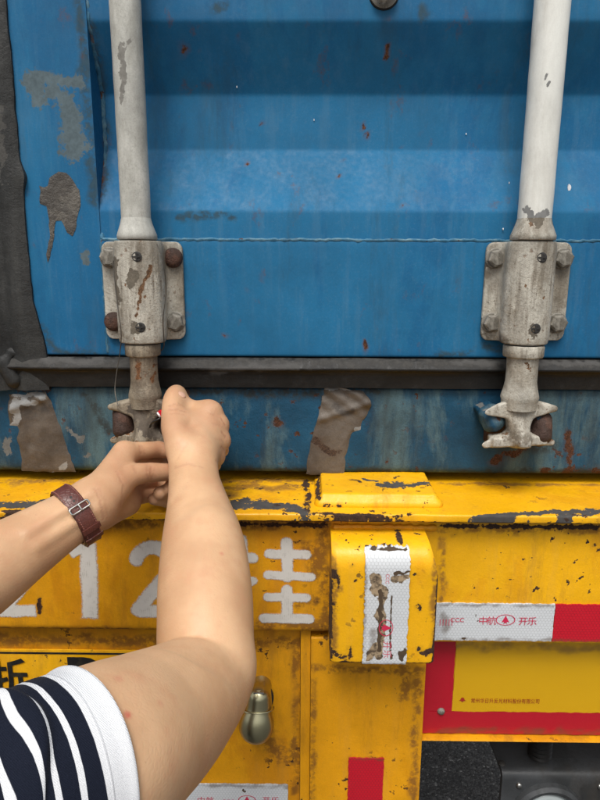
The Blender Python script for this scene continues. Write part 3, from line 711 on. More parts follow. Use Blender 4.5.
def cam_mesh(sgn, twist):
    f = Field((-.062, -.05, -.085), (.062, .045, .030), .0014)
    f.cone((0, 0, -.004), (0, 0, -.022), .0190, .016, .004)
    for s_ in (-1, 1):
        f.cone((s_*.003, -.002, -.010), (s_*.043, -.009-.004*s_*twist, -.0135-.002*s_*twist), .0185, .0040, .004, ((0, 0, 1), 1.45, 1.0))
        f.cone((s_*.006, -.004, -.020), (s_*.026, -.010, -.014), .008, .004, .005)
        f.cone((s_*.010, -.002, -.0495), (s_*.041, -.010, -.0535-.004*(s_*sgn > 0)), .0125, .0045, .003, ((0, 0, 1), 1.7, 1.1))
    f.bx((0, -.041, -.03), (.08, .030, .06), 0, .002, sub=True)
    ca, sa = math.cos(.06*sgn), math.sin(.06*sgn)
    f.bx((0, -.004, -.0515), (.034, .0125, .0062), .0025, .004, R=[(ca, 0, -sa), (0, 1, 0), (sa, 0, ca)])
    f.bx((0, -.002, -.032), (.0125, .0125, .024), .004, .007)
    f.cone((-.002, -.012, -.030), (-.002*sgn, -.020, -.049), .007, .0095, .008)
    f.bx((-.002*sgn, -.026, -.0515), (.0075, .004, .004), .002, .003)
    f.cone((0, 0, -.05), (0, .012, -.055), .014, .012, .006)
    V, F = f.mesh(); V += .0012*(np.stack([fbm(V+i*9, 90, 3) for i in range(3)], 1)-.5); return V, F
def lug_mesh(h=.036, r=.0135):
    f = Field((-.03, -.055, -.04), (.03, .045, .04), .0015)
    f.cone((0, -.018, -h/2+r*.6), (0, -.018, h/2-r*.6), r, r*.9, .006); f.bx((0, .006, 0), (r*.85, .026, h/2), .005, .008); f.cone((0, -.028, .004), (0, -.030, -.006), r*.72, r*.8, .008)
    V, F = f.mesh(); V += .002*(np.stack([fbm(V+i*9, 80, 3) for i in range(3)], 1)-.5); return V, F

def lock(xm, zc, zcam, matrod, boltk, sgn, keeper, look):
    rod = rod_parts(xm, matrod, look['r'], zc, z_top-.12, zcam, look['rod'])
    off = look['off']; BV, BF = bracket_mesh(off, look['hx']); P = BV+np.array((xm, 0, zc)); bd = look['hx']-.0115
    wl = look['bracket']
    br = obj('bearing_bracket', BV, BF, CAST, cont, 180, {'wear': wear_paint(P, wl)}, loc=(xm, -.001, zc))
    for k_, (dx, dz) in zip(boltk, ((off-bd, .041), (off+bd, .041), (off-bd, -.038), (off+bd, -.038))):
        b = link('bolt', HEX if k_ == 'h' else DOME, br, (xm+dx, -.0085, zc+dz), (0, random.uniform(0, 1), 0))
    for dx, dz in ((0.004, .042), (0.004, -.040)):
        link('screw', SCREW, br, (xm+dx, YR+.012-.0246, zc+dz))
    V, F = cam_mesh(sgn, look['twist'])
    zc2 = zcam; Pc = V+np.array((xm, 0, zc2))
    obj('cam_head', V, F, CAST if matrod is RODW else CAST_BROWN, rod, 180, {'wear': wear_paint(Pc, look['cam'])}, loc=(xm, YR+.010, zc2))
    return rod
zc = float(at(140, 293, -.05)[2]); zc2 = float(at(528, 294, -.05)[2]); zcam = float(at(143, 399, -.046)[2])
xl = float(at(138, 295, -.046)[0]); xr = float(at(531, 295, -.046)[0])
q = lambda c_, r, p: px(c_, r, p, -.06)
rod_l = lock(xl, zc, zcam, RODM, 'hddh', 1, None, {'twist': 1, 'off': -.003, 'hx': .0505, 'r': .0172, 'rod': [q(1, 2.4, [(121, 40), (120, 62), (122, 78)]), q(1, 1.8, [(128, 36), (122, 48)]), q(1, 2, [(120, 88), (119, 100)]), q(0, 2, [(137, 364), (136, 380)]), q(0, 1.5, [(152, 366), (150, 384)])], 'bracket': [q(0, 1.4, [(150, 266), (141, 290), (136, 316)]), q(1, 5, [(134, 328)]), q(1, 4, [(132, 275), (130, 285)]), q(1, 4, [(112, 262), (114, 300)]), q(2, 8, [(105, 330), (118, 335)])],
    'cam': [q(1, 8, [(140, 415), (150, 436)]), q(2, 10, [(150, 420), (160, 438)])]})
rod_r = lock(xr, zc2, zcam+.001, RODW, 'hhhh', -1, None, {'twist': -1, 'off': .007, 'hx': .0525, 'r': .0192, 'rod': [q(1, 2, [(530, 206), (534, 220)]), q(1, 3, [(540, 224), (548, 214)]), q(1, 1, [(548, 76), (550, 84)]), q(1, 1, [(528, 126), (528, 132)])], 'bracket': [q(2, 7, [(497, 270), (494, 290)]), q(1, 4, [(533, 331)]), q(2, 6, [(490, 335), (510, 345)]), q(1, 4, [(497, 264)]), q(1, 4, [(492, 326)])],
    'cam': [q(2, 6, [(515, 438), (530, 441)]), q(0, 4, [(556, 441)])]})
# keepers on the sill: a base plate behind and two lugs
LV, LF = lug_mesh()
for xk, mats, lk in ((xl, (RUSTY, RUSTY), [(1, 3, (121, 413))]), (xr, (BLUE_OLD, RUSTY), [(1, 3, (542, 421))])):
    pl = obj('cam_keeper', *box(xk-.030, xk+.030, -.006, ysill+.004, zcam-.066, zcam-.020, .003), RUSTY, cont)
    for s_, mt in ((-1, mats[0]), (1, mats[1])):
        lx = xk+s_*.0305; lz = zcam-.034-(.004 if (s_ == 1 and xk == xr) else 0)+(.008 if mt is BLUE_OLD else 0)
        P = LV+np.array((lx, 0, lz)); ww = [px(1, r, [p], -.06) for c_, r, p in lk]
        if mt is BLUE_OLD: ww = [px(0, 3, [(497, 420)], -.04), px(1, 2, [(492, 405), (496, 410)], -.04)]
        obj('lug', LV*[1, 1 if mt is RUSTY else .75, 1.0 if s_ > 0 or xk == xl else .8], LF, mt, pl, 180, {'wear': wear_paint(P, ww)}, loc=(lx, ysill-.018, lz), rot=(0, math.radians(-25 if mt is BLUE_OLD else 4*s_), 0))
# round bolt head at the top of the door
c = at(384, -6.5, .0015)
V, F = lathe([(.016, 0), (.016, .003), (.0145, .004), (.0138, .009), (.010, .0115), (.004, .0125)], 28, 'y')
obj('round_bolt', V, F, CAST, cont, 50, None, True, loc=c)
V, F = lathe([(.0178, 0), (.0170, .0014)], 28, 'y'); obj('washer', V, F, RUBBER, cont, 50, None, True, loc=c+[0, -.0002, 0])
# old seal wire hanging from the bracket
obj('seal_wire', *tube(smooth_path([at(157, 244, -.075), at(163, 262, -.078), at(166, 290, -.072), at(163, 320, -.07), at(164, 345, -.04), at(160, 352, -.03)], 6), .0006, 6), WIRE, cont)
obj('seal_wire', *tube(smooth_path([at(113, 262, -.02), at(116, 295, -.055), at(121, 330, -.062), at(120, 352, -.05), at(117, 370, -.05), at(115, 390, -.055), at(118, 406, -.07)], 6), .0006, 6), WIRE, cont)

# ================================================================== TRAILER
trl = thing('semi_trailer', 'yellow container semi-trailer with reflective tape and sprayed number on its rear beam', 'trailer', (-.38, 0, 0))
TX0, TX1 = -1.62, .86
yF = -.102; z_fl = float(at(300, 514, yF)[2]); z_fl0 = float(at(300, 522, yF)[2])
# top flange
pr = round_poly([(.25, z_fl), (.25, z_fl0), (yF, z_fl0), (yF, z_fl)], [0, 0, .0025, .003], 4)
V, F = sweep_x(pr, TX0, TX1, .005, VIEW, .005)
m = V[:, 1] < .1; V[m, 2] += (.002*(fbm(V*[1, 1, 0], 9, 2)-.5))[m]; V[m, 1] += (.0025*(fbm(V*[1, 0, 1], 30, 3)-.5))[m]
def topq(c_, r, pts):       # strokes lying on the top plane z = z_fl
    out = []
    for u, v in pts:
        d = (u-300)/FPX*_rt-(v-400)/FPX*_up+_fw; p = CAM+d*((z_fl-CAM[2])/d[2]); out.append(p[:2])
    return (c_, r*.00125, out)
tq = [topq(1, 9, [(-20, 506), (20, 504), (70, 503)]), topq(1, 9, [(232, 506), (262, 504), (300, 511)]), topq(1, 5, [(245, 500), (285, 508)]), topq(1, 4.5, [(470, 517), (520, 514), (600, 510)]), topq(1, 3, [(560, 516), (610, 512)]), topq(2, 8, [(0, 481), (310, 481)]), topq(2, 4, [(440, 484), (600, 485)]), topq(0, 3, [(306, 480), (309, 512)]), topq(2, 10, [(120, 500), (230, 495)]), topq(0, 2, [(312, 513), (440, 517)]),
      topq(0, 2, [(0, 511), (40, 511)]), topq(0, 2.5, [(120, 490), (150, 493)]), topq(2, 7, [(180, 486), (300, 488)])]
W = wear_paint(V, tq, (0, 1)); W2 = wear_paint(V, [px(0, 2.5, [(0, 519), (8, 519)], yF), px(0, 1.5, [(120, 522), (600, 525)], yF), px(0, 1.2, [(0, 520), (330, 522)], yF)])
obj('top_flange', V, F, YEL, trl, 45, {'wear': np.maximum(W, W2)}, True)
# wedge plate welded on the flange
a, b = at(319, 482, -.01), at(434, 482, -.01)
fl = Field((-.02, -.12, z_fl-.01), (.22, .04, z_fl+.03), .0016)
x0, x1 = float(a[0]), float(at(438, 500, -.07)[0])
fl.bx(((x0+x1)/2, -.022, z_fl+.004), ((x1-x0)/2-.002, .052, .011), .003, .002)
fl.cone((x0+.002, -.0745, z_fl+.002), (x1-.002, -.0745, z_fl+.002), .0075, .0065, .008); fl.cone((x0-.001, -.07, z_fl+.001), (x0-.001, .02, z_fl+.001), .005, .005, .006); fl.cone((x1, -.07, z_fl+.001), (x1-.004, .02, z_fl+.001), .005, .005, .006)
V, F = fl.mesh(); V = V[:, :]; V[:, 2] += .0016*(fbm(V, 60, 3)-.5)
wq = [topq(1, 7, [(380, 496), (430, 494)]), topq(1, 3, [(365, 490), (375, 492)]), topq(0, 2.4, [(318, 509), (436, 511)]), topq(0, 2, [(350, 490), (360, 493)]), topq(0, 2, [(318, 480), (318, 505)]), topq(0, 1.6, [(326, 481), (400, 480)])]
obj('wedge_plate', V, F, YEL, trl, 60, {'wear': wear_paint(V, wq, (0, 1))})
# web of the beam
yW = -.080; z_wb = float(at(300, 628, yW)[2])
pr = round_poly([(-.03, z_fl0-.0005), (-.03, z_wb-.008), (yW, z_wb-.008), (yW, z_fl0-.0005)], [0, 0, .010, .001], 5)
xpost = float(at(330, 600, yW)[0])
V, F = sweep_x(pr, TX0+.01, xpost+.02, .006, VIEW, .006)
wq = [px(2, 5, [(0, 524), (330, 524)], yW), px(0, 2, [(240, 524), (330, 525)], yW), px(2, 5, [(321, 530), (326, 630)], yW), px(0, 2, [(296, 541), (302, 539)], yW), px(2, 6, [(308, 545), (318, 575)], yW), px(2, 8, [(262, 625), (330, 628)], yW), px(0, 1.5, [(39, 600), (41, 615)], yW), px(2, 5, [(300, 604), (320, 598)], yW), px(0, 1.8, [(319, 601)], yW), px(2, 4, [(0, 632), (200, 633)], yW)]  # flange and lip strokes paint ledge shade along with rust and grime
obj('beam_web', V, F, YEL_DIRTY, trl, 45, {'wear': wear_paint(V, wq)}, True)
z_wb2 = float(at(500, 643, yW)[2])
pr = round_poly([(-.03, z_fl0-.0005), (-.03, z_wb2), (yW, z_wb2), (yW, z_fl0-.0005)], [0, 0, .003, .001], 4)
V, F = sweep_x(pr, xpost+.0205, TX1-.01, .006, VIEW, .006); V[:, 1] += np.where(V[:, 1] < -.05, .0014*(fbm(V*[1, 0, 1], 12, 3)-.5), 0)
wq = [px(0, 2, [(440, 526), (600, 528)], yW), px(2, 4, [(440, 528), (600, 530)], yW), px(2, 3, [(442, 540), (443, 600)], yW), px(0, 1.5, [(452, 534), (456, 536)], yW), px(0, 2, [(595, 545), (600, 548)], yW)]  # top strokes put the flange's shade into the rust and grime colour
obj('beam_web', V, F, YEL, trl, 45, {'wear': wear_paint(V, wq)}, True)

# stop bracket: bent plate box
yB = -.138; bx0 = float(at(331, 610, yB)[0]); bx1 = float(at(437, 610, yB)[0]); zb1 = float(at(385, 538, yB+.028)[2]); zb0 = float(at(385, 664, yB)[2])
pr = round_poly([(yW+.002, zb1), (yW+.002, zb0), (yB, zb0), (yB, zb1)], [0, 0, .004, .036], 8)
brk_prof = resample(pr, .002); V, F = sweep_x(pr, bx0, bx1, .004, None, .004)
V[:, 1] += .0016*(fbm(V*[1, 0, 1], 14, 3)-.5); xx = (V[:, 0]-bx0)/(bx1-bx0); V[:, 1] += .0035*np.clip(1-np.minimum(xx, 1-xx)/.045, 0, 1)**2; V[:, 0] -= .009*np.clip((V[:, 2]-zb1+.034)/.034, 0, 1)*np.clip((xx-.6)/.4, 0, 1)
q = lambda c_, r, p: px(c_, r, p, yB)
wq = [q(0, 2.6, [(336, 575), (338, 585)]), q(0, 3.2, [(333, 652), (340, 656)]), q(0, 3, [(348, 647), (351, 654)]), q(0, 3.2, [(427, 654), (434, 650)]), q(0, 2.2, [(419, 648)]), q(2, 3, [(333, 560), (334, 650)]), q(0, 1.5, [(335, 605), (337, 612)]), q(0, 1.6, [(415, 575)]), q(0, 1.3, [(344, 612)]), q(0, 1.3, [(356, 580)]), q(2, 3, [(336, 575), (340, 590)]), q(0, 1.4, [(418, 606), (420, 610)]), q(0, 1.6, [(332, 663), (436, 665)]), q(2, 3, [(436, 560), (434, 650)]), q(0, 1.3, [(352, 565)]), q(0, 1.5, [(400, 548), (404, 549)]), q(0, 1.3, [(420, 545)])]
wq += [(0, .0016, [(bx0, zb0), (bx0, zb1-.03)]), (0, .0016, [(bx1, zb0), (bx1, zb1-.03)])]
brk = obj('stop_bracket', V, F, YEL, trl, 45, {'wear': wear_paint(V, wq)}, True)
bead([(bx0+.004, yW-.002, zb1+.001), (bx1+.006, yW-.002, zb1+.001)], .004, 'weld_bead', YEL_DIRTY, trl)

# ---- reflective tape: a thin dense sheet following y(x, z)
def sheet(x0, x1, z0, z1, yf, mat, parent, name, wear=(), res=.003, th=.0006, skew=0., jag=.0006):
    nx, nz = max(2, int((x1-x0)/res)), max(2, int((z1-z0)/res)); V = []
    for i in range(nx+1):
        for j in range(nz+1):
            x = x0+(x1-x0)*i/nx; z = z0+(z1-z0)*j/nz; xo = x+skew*(z1-z)
            e = (i in (0, nx))*jag*(random.random()-.5)*2; e2 = (j in (0, nz))*jag*(random.random()-.5)*2
            V.append((xo+e, 0, z+e2))
    V = np.array(V); V[:, 1] = yf(V)-th-.0005*(fbm(V, 40, 2)-.3)
    m = nz+1; F = [(i*m+j, (i+1)*m+j, (i+1)*m+j+1, i*m+j+1) for i in range(nx) for j in range(nz)]
    n = len(V); V2 = V.copy(); V2[:, 1] += th+.001; rim = [i*m for i in range(nx+1)]+[nx*m+j for j in range(1, m)]+[i*m+nz for i in range(nx-1, -1, -1)]+[j for j in range(nz-1, 0, -1)]
    F += [(a_, rim[k-1], n+rim[k-1], n+a_) for k, a_ in enumerate(rim)]
    V = np.vstack([V, V2]); 
    return obj(name, V, F, mat, parent, 60, {'wear': wear_paint(V, list(wear))}, False)
# curved tape on the stop bracket
def bracket_y(V):
    P_ = np.array([p for p in brk_prof if p[0] < yW-.004]); o_ = np.argsort(P_[:, 1])
    return np.interp(V[:, 2], P_[o_, 1], P_[o_, 0])-.0022
tx0, tx1 = float(at(364, 610, yB)[0]), float(at(408, 610, yB)[0])
wq = [q(1, 5.0, [(375, 579), (380, 592)]), q(1, 3.6, [(381, 592), (380, 655)]), q(1, 4, [(380, 640), (372, 655)]), q(0, 2.0, [(380, 590), (379, 650)]), q(0, 3.0, [(402, 650), (403, 658)]), q(1, 3.6, [(396, 579), (408, 577)]), q(0, 1.8, [(394, 573), (410, 571)]), q(0, 1.2, [(391, 652), (391, 657)]), q(2, 4, [(372, 630), (368, 655)]), q(0, 1., [(391, 595), (390, 650)]), q(2, 2, [(364, 562), (363, 655)]), q(0, .9, [(364, 551), (408, 553)]), q(2, 2, [(372, 632), (380, 628)])]
tp = sheet(tx0, tx1, zb0+.001, float(at(385, 553, yB+.006)[2])+.006, bracket_y, TAPE_W, brk, 'reflective_tape', wq, .0022, jag=.0009)
# print on it, turned a quarter
def vprint(par, uv0, Y, parts):
    for body, (u, v), sz in parts:
        text(body, sz, at(u, v, Y), PRINT_RED, par, 'print', xdir=(0, 0, -1), zdir=(1, 0, 0))
vprint(tp, None, yB-.003, [('中', (384, 600), .011), ('航', (384, 609), .011), ('开', (384, 641), .011), ('乐', (384, 650), .011), ('CCC', (386, 574), .006)])
def emblem(par, c, r, right, up, name='emblem'):
    c = np.asarray(c); right = np.array(right, float); up = np.array(up, float); n_ = 28
    V = []; F = []
    for k in range(n_):
        t = 2*math.pi*k/n_
        for rr in (1., .9): V.append(c+right*r[0]*rr*math.cos(t)+up*r[1]*rr*math.sin(t))
    F = [(2*k, 2*k+1, (2*k+3) % (2*n_), (2*k+2) % (2*n_)) for k in range(n_)]
    tri = [(0, .82), (.62, -.45), (.22, -.32), (.30, -.75), (0, -.50), (-.30, -.75), (-.22, -.32), (-.62, -.45)]
    o = len(V); V += [c+right*r[1]*x*1.0+up*r[1]*y for x, y in tri]; F.append(tuple(range(o, o+len(tri))))
    obj(name, np.array(V), F, PRINT_RED, par, 0)
emblem(tp, at(386, 628, yB-.003), (.011, .0085), (0, 0, -1), (1, 0, 0))

# tape along the right web
za, zb = float(at(500, 640, yW)[2]), float(at(500, 603, yW)[2])
xa, xb = float(at(438, 620, yW)[0])-.010, float(at(553, 620, yW)[0])
flat = lambda Y: (lambda V: np.full(len(V), Y))
q = lambda c_, r, p: px(c_, r, p, yW)
tw_ = sheet(xa, xb, za, zb, flat(yW-.0013), TAPE_W, trl, 'reflective_tape', [q(2, 2.4, [(438, 639), (553, 640)]), q(0, 1.2, [(462, 638), (468, 639)]), q(0, .9, [(540, 611), (541, 611)]), q(2, 4, [(442, 615), (446, 628)]), q(0, .7, [(475, 612), (477, 620)]), q(2, 1.5, [(438, 604), (553, 605)])])
sheet(xb+.0006, xb+.16, za, zb, flat(yW-.0015), TAPE_R, trl, 'reflective_tape', [q(2, 2, [(553, 640), (650, 642)])])
sheet(xb+.1606, xb+.36, za, zb, flat(yW-.0013), TAPE_W, trl, 'reflective_tape')
yp = yW-.0026
text('中', .0125, at(478, 624, yp), PRINT_RED, tw_, 'print'); text('航', .0125, at(486.5, 624, yp), PRINT_RED, tw_, 'print')
text('开', .0125, at(518, 624.5, yp), PRINT_RED, tw_, 'print'); text('乐', .0125, at(527, 624.5, yp), PRINT_RED, tw_, 'print')
emblem(tw_, at(505.5, 620, yp), (.0125, .0078), (1, 0, 0), (0, 0, 1))
text('CCC', .0085, at(450, 622, yp), PRINT_RED, tw_, 'print'); 
for k in range(5):
    text('|', .010, at(439+k*3, 624, yp), PRINT_RED, tw_, 'print')

# lower panel, post, marking board
yL, yP_ = -.060, -.072
z_lo = .62
lx0, lx1 = TX0+.02, float(at(300, 720, yL)[0])
z_l1 = z_wb+.0
pr = round_poly([(-.035, z_l1), (-.035, z_lo), (yL, z_lo), (yL, z_l1)], [0, 0, .003, .003])
V, F = sweep_x(pr, lx0, lx1, .008, VIEW, .008)
wq = [px(2, 6, [(0, 640), (300, 642)], yL), px(2, 4, [(296, 650), (297, 790)], yL), px(2, 8, [(262, 730), (290, 760)], yL)]  # top stroke paints the shade below the lip
obj('lower_panel', V, F, YEL_DIRTY, trl, 45, {'wear': wear_paint(V, wq)}, True)
# narrow fold between panel and post
fx0, fx1 = lx1+.0006, float(at(310, 720, yP_)[0])
V, F = sweep_x(round_poly([(-.035, z_wb), (-.035, z_lo), (yL-.008, z_lo), (yL-.008, z_wb)], [0, 0, .002, .002]), fx0, fx1, .01); obj('panel_edge', V, F, YEL_DIRTY, trl, 45, None, True)
px1 = float(at(423, 720, yP_)[0])
pr = round_poly([(.05, z_wb2+.0), (.05, z_lo), (yP_, z_lo), (yP_, z_wb2+.0)], [0, 0, .004, .003])
V, F = sweep_x(pr, fx1+.0006, px1, .006, None, .006)
V[:, 1] += np.where(V[:, 1] < -.05, .0014*(fbm(V*[1, 0, 1], 12, 3)-.5), 0)
wq = [px(2, 5, [(312, 668), (420, 672)], yP_), px(2, 4, [(418, 670), (414, 800)], yP_), px(2, 4, [(408, 680), (402, 700)], yP_), px(2, 3, [(313, 680), (312, 800)], yP_), px(0, 1.2, [(347, 755), (385, 756)], yP_)]
obj('post', V, F, YEL_DIRTY, trl, 45, {'wear': wear_paint(V, wq)}, True)
q = lambda c_, r, p: px(c_, r, p, yP_)
sheet(float(at(348, 780, yP_)[0]), float(at(383, 780, yP_)[0]), z_lo+.01, float(at(365, 757, yP_)[2]), flat(yP_-.0016), TAPE_R, trl, 'reflective_tape', [q(2, 1.5, [(348, 757), (384, 758)])])
q = lambda c_, r, p: px(c_, r, p, yL)
zt1 = float(at(250, 783, yL)[2]); tl = sheet(float(at(120, 790, yL)[0]), float(at(288, 790, yL)[0]), zt1-.05, zt1, flat(yL-.0016), TAPE_W, trl, 'reflective_tape', [q(2, 2.5, [(180, 784), (290, 785)]), q(0, 1.2, [(243, 788), (246, 790)])])
yq = yL-.0028
text('中航', .0125, at(197, 803, yq), PRINT_RED, tl, 'print'); text('开乐', .0125, at(262, 803, yq), PRINT_RED, tl, 'print'); emblem(tl, at(247, 800, yq), (.0125, .0078), (1, 0, 0), (0, 0, 1)); text('CCC', .0085, at(222, 803, yq), PRINT_RED, tl, 'print')

# marking board: backing with bottom lip, red frame, yellow field
yM = -.052
zm1, zm0 = z_wb2-.001, float(at(500, 733, yM)[2]); mx0 = px1+.0006; mx1 = mx0+.60
board = obj('marking_board', *box(mx0, mx1, yM, yM+.004, zm0-.002, zm1, .001), YEL_DIRTY, trl)
zl = float(at(500, 742, yM-.012)[2])
V, F = sweep_x(round_poly([(.02, zm0-.0025), (.02, zl), (yM-.012, zl), (yM-.012, zm0-.0025)], [0, 0, .002, .003]), mx0, mx1, .006, VIEW, .01); obj('bottom_lip', V, F, YEL_DIRTY, board, 45, None, True)
yx0 = float(at(453, 690, yM)[0]); yz0 = float(at(500, 711, yM)[2])
sheet(mx0+.001, mx1-.001, zm0, yz0-.0004, flat(yM-.0008), BOARD_R, board, 'red_band', [px(2, 4, [(440, 730), (600, 732)], yM)], .006)
sheet(mx0+.001, yx0-.0004, yz0, zm1-.001, flat(yM-.0008), BOARD_R, board, 'red_band', [], .006)
sheet(yx0, mx1-.05, yz0, zm1-.001, flat(yM-.0008), BOARD_Y, board, 'yellow_field', [px(2, 5, [(453, 645), (600, 647)], yM)], .006)
text('常州华日升反光材料股份有限公司', 1, at(471, 703, yM-.0022), PRINT_RED_D, board, 'print', fit=(float(at(539, 703, yM)[0]-at(471, 703, yM)[0]), .0075))
c = at(462.5, 700, yM-.0022); s_ = .0013
tri = [(-3.6, -.6), (-2.4, -.2), (-1.6, 2.2), (0, 3.2), (1.6, 2.2), (2.4, -.2), (3.6, -.6), (2.6, -1.3), (1.5, -1.), (.8, -2.2), (-.8, -2.2), (-1.5, -1.), (-2.6, -1.3)]
obj('emblem', np.array([c+np.array((x, 0, y))*s_ for x, y in tri]), [tuple(range(len(tri)))], PRINT_RED_D, board, 0)
rv = at(441, 711, yM-.0015); V, F = lathe([(.0052, 0), (.0052, .001), (.004, .003), (.0015, .0038)], 18, 'y'); obj('rivet', V, F, BOLT, board, 50, None, True, loc=rv)

# licence plate with enlarged characters
yN = yL-.0035
nx0, nx1 = float(at(-70, 720, yN)[0]), float(at(178, 720, yN)[0]); nz1 = float(at(60, 650, yN)[2])
V, F = box(nx0, nx1, yN, yN+.003, nz1-.20, nz1, .0012)
plate = obj('licence_plate', V, F, YEL, trl)
obj('plate_border', *merge(box(nx0+.004, nx1-.004, yN-.0006, yN+.001, nz1-.006, nz1-.0035, 0), box(nx0+.004, nx1-.004, yN-.0006, yN+.001, nz1-.197, nz1-.1945, 0), box(nx0+.004, nx0+.0065, yN-.0006, yN+.001, nz1-.1945, nz1-.006, 0), box(nx1-.0065, nx1-.004, yN-.0006, yN+.001, nz1-.1945, nz1-.006, 0)), BLACKP, plate, 0)
ch = float(at(0, 656, yN)[2]-at(0, 697, yN)[2])
text('浙', 1, at(-19, 699, yN-.0012), BLACKP, plate, 'character', bold=.012, fit=(float(at(30, 690, yN)[0]-at(-19, 690, yN)[0]), ch))
text('B', 1, at(71, 703, yN-.0012), BLACKP, plate, 'character', bold=.03, fit=(float(at(108, 690, yN)[0]-at(71, 690, yN)[0]), ch*1.12))
V, F = lathe([(.0048, 0), (.0048, .001)], 16, 'y'); obj('character', V, F, BLACKP, plate, 0, None, True, loc=at(50, 689, yN))

# licence lamp: satin oval housing hanging below a clip
c = at(257, 717, yL-.026)
fl = Field(c-[.05, .06, .07], c+[.05, .05, .07], .0016)
fl.ell(c+[-.001, -.002, -.010], (.0232, .0200, .0262), .004); fl.cone(c+[0, .002, -.012], c+[.002, .006, .026], .0205, .0160, .006); fl.cone(c+[.002, .010, .02], c+[.004, .03, .03], .0155, .014, .006)
V, F = fl.mesh(); lamp = obj('licence_lamp', V, F, LAMPM, trl, 180)
obj('rim_seam', *tube([c+[.0222*math.cos(t), -.0178*math.sin(t)+.001+.004, .010+.006*math.sin(t)] for t in np.linspace(-.2, math.pi+.2, 20)], .0011, 6), LAMPM, lamp)
V, F = lathe([(.015, 0), (.015, .004), (.013, .005)], 24, 'y'); obj('lamp_base', V*[1, 1, 1.3], F, BLACK, lamp, 50, None, True, loc=c+[.006, .0255, .012])
obj('clip', *box(c[0]-.004, c[0]+.010, c[1]-.004, c[1]+.02, c[2]+.036, c[2]+.040, .001), STEEL, lamp)

# sprayed number 2 1 2 and the character for trailer
def spray(strokes, Y, name, square=True):
    """strokes: (half width px, [points px])"""
    pts = np.array([p for _, s in strokes for p in s]); lo = pts.min(0)-9; hi = pts.max(0)+9
    a, b = at(lo[0], hi[1], Y), at(hi[0], lo[1], Y); res = .0022
    xs = np.arange(a[0]-.01, b[0]+.01, res); zs = np.arange(a[2], b[2], res); X, Z = np.meshgrid(xs, zs, indexing='ij'); P = np.stack([X.ravel(), X.ravel()*0+Y, Z.ravel()], 1)
    W = wear_paint(P, [px(0, r, p, Y) for r, p in strokes], warp=.35, square=square)[:, 0]
    W = W; n_ = len(zs); F = []
    for i in range(len(xs)-1):
        for j in range(n_-1):
            f = (i*n_+j, (i+1)*n_+j, (i+1)*n_+j+1, i*n_+j+1)
            if max(W[k] for k in f) > .04: F.append(f)
    used = np.unique(np.array(F)); mp = np.full(len(P), -1); mp[used] = np.arange(len(used))
    return obj(name, P[used], [tuple(mp[k] for k in f) for f in F], SPRAY, trl, 0, {'paint': W[used]})
yS = yW-.0006
arc = lambda cx, cy, rx, ry, a0, a1, n_=10: [(cx+rx*math.cos(math.radians(t)), cy+ry*math.sin(math.radians(t))) for t in np.linspace(a0, a1, n_)]
two = lambda x: [(7, arc(x+19, 562, 17, 15, 190, 360)+[(x+36, 572), (x+22, 588), (x+4, 610)]), (6.5, [(x+3, 611), (x+38, 611)])]
spray(two(-2), yS, 'sprayed_digit'); spray([(8, [(88, 543), (90.5, 618)]), (5, [(70, 554), (86, 546)])], yS, 'sprayed_digit'); spray(two(134), yS, 'sprayed_digit')
gua = [(6, [(241, 540), (244, 617)]), (5, [(228, 555), (253, 558)]), (5, [(228, 592), (252, 581)]), (4, [(231, 612), (243, 617)]),
       (5.5, [(286.5, 543), (287.5, 577)]), (5, [(269, 554), (306, 555)]), (4.6, [(268, 575), (311, 577)]), (5.5, [(287, 590), (287, 618)]), (4.6, [(268, 597), (306, 598)]), (5, [(264, 618), (310, 619)])]
spray(gua, yS-.0001, 'sprayed_character', False)

# lamp plate below the bumper, with ring lamp and cable conduit
gp0 = at(496, 757, .02); gx0 = float(gp0[0]); gx1 = gx0+.42; gz = float(gp0[2])
yv = -.012
gq = float(at(500, 771, yv)[2])
pr = round_poly([(.07, gz+.002), (.07, gz-.004), (yv+.006, gq-.008), (yv+.006, gq-.30), (yv-.002, gq-.30), (yv-.002, gq), (.02, gz)], [0, 0, .008, 0, 0, .012, .01], 4)
V, F = sweep_x(pr, gx0, gx1, .008, None, .01)
lamp_plate = obj('lamp_plate', V, F, GREYPLATE, trl, 45, {'wear': wear_paint(V, [])}, True)
c = at(546, 812, yv-.002)
V, F = lathe([(.036, 0), (.053, .0), (.052, .008), (.047, .012), (.041, .010), (.038, .003)], 40, 'y'); obj('lamp_ring', V, F, GREYPLATE, lamp_plate, 40, None, True, loc=c)
V, F = lathe([(.0385, 0), (.0385, .004), (.030, .009), (.015, .012), (.003, .0128)], 36, 'y'); obj('lamp_lens', V, F, LENS, lamp_plate, 60, None, True, loc=c)
for u, v in ((519, 785), (600, 786)):
    V, F = lathe([(.0046, 0), (.0046, .0012), (.0034, .0034), (.001, .004)], 16, 'y'); obj('screw', V, F, STEEL, lamp_plate, 50, None, True, loc=at(u, v, yv-.002))
c = at(502, 763, .004); V, F = lathe([(.0058, 0), (.0058, .002), (.003, .004)], 14); obj('screw', V, F, DARKHOLE, lamp_plate, 50, None, True, loc=c+[0, 0, -.002])
c0 = at(538, 767, .022); prof = []
for k in range(60):
    h = k*.0035; prof.append((.0152+.0024*math.sin(k*math.pi/1.5)*1., h))
V, F = lathe([(.0152+.0026*math.cos(k*2.1), k*.0025) for k in range(80)], 22); obj('cable_conduit', V, F, BLACK, lamp_plate, 60, None, True, loc=c0-[0, 0, .006])

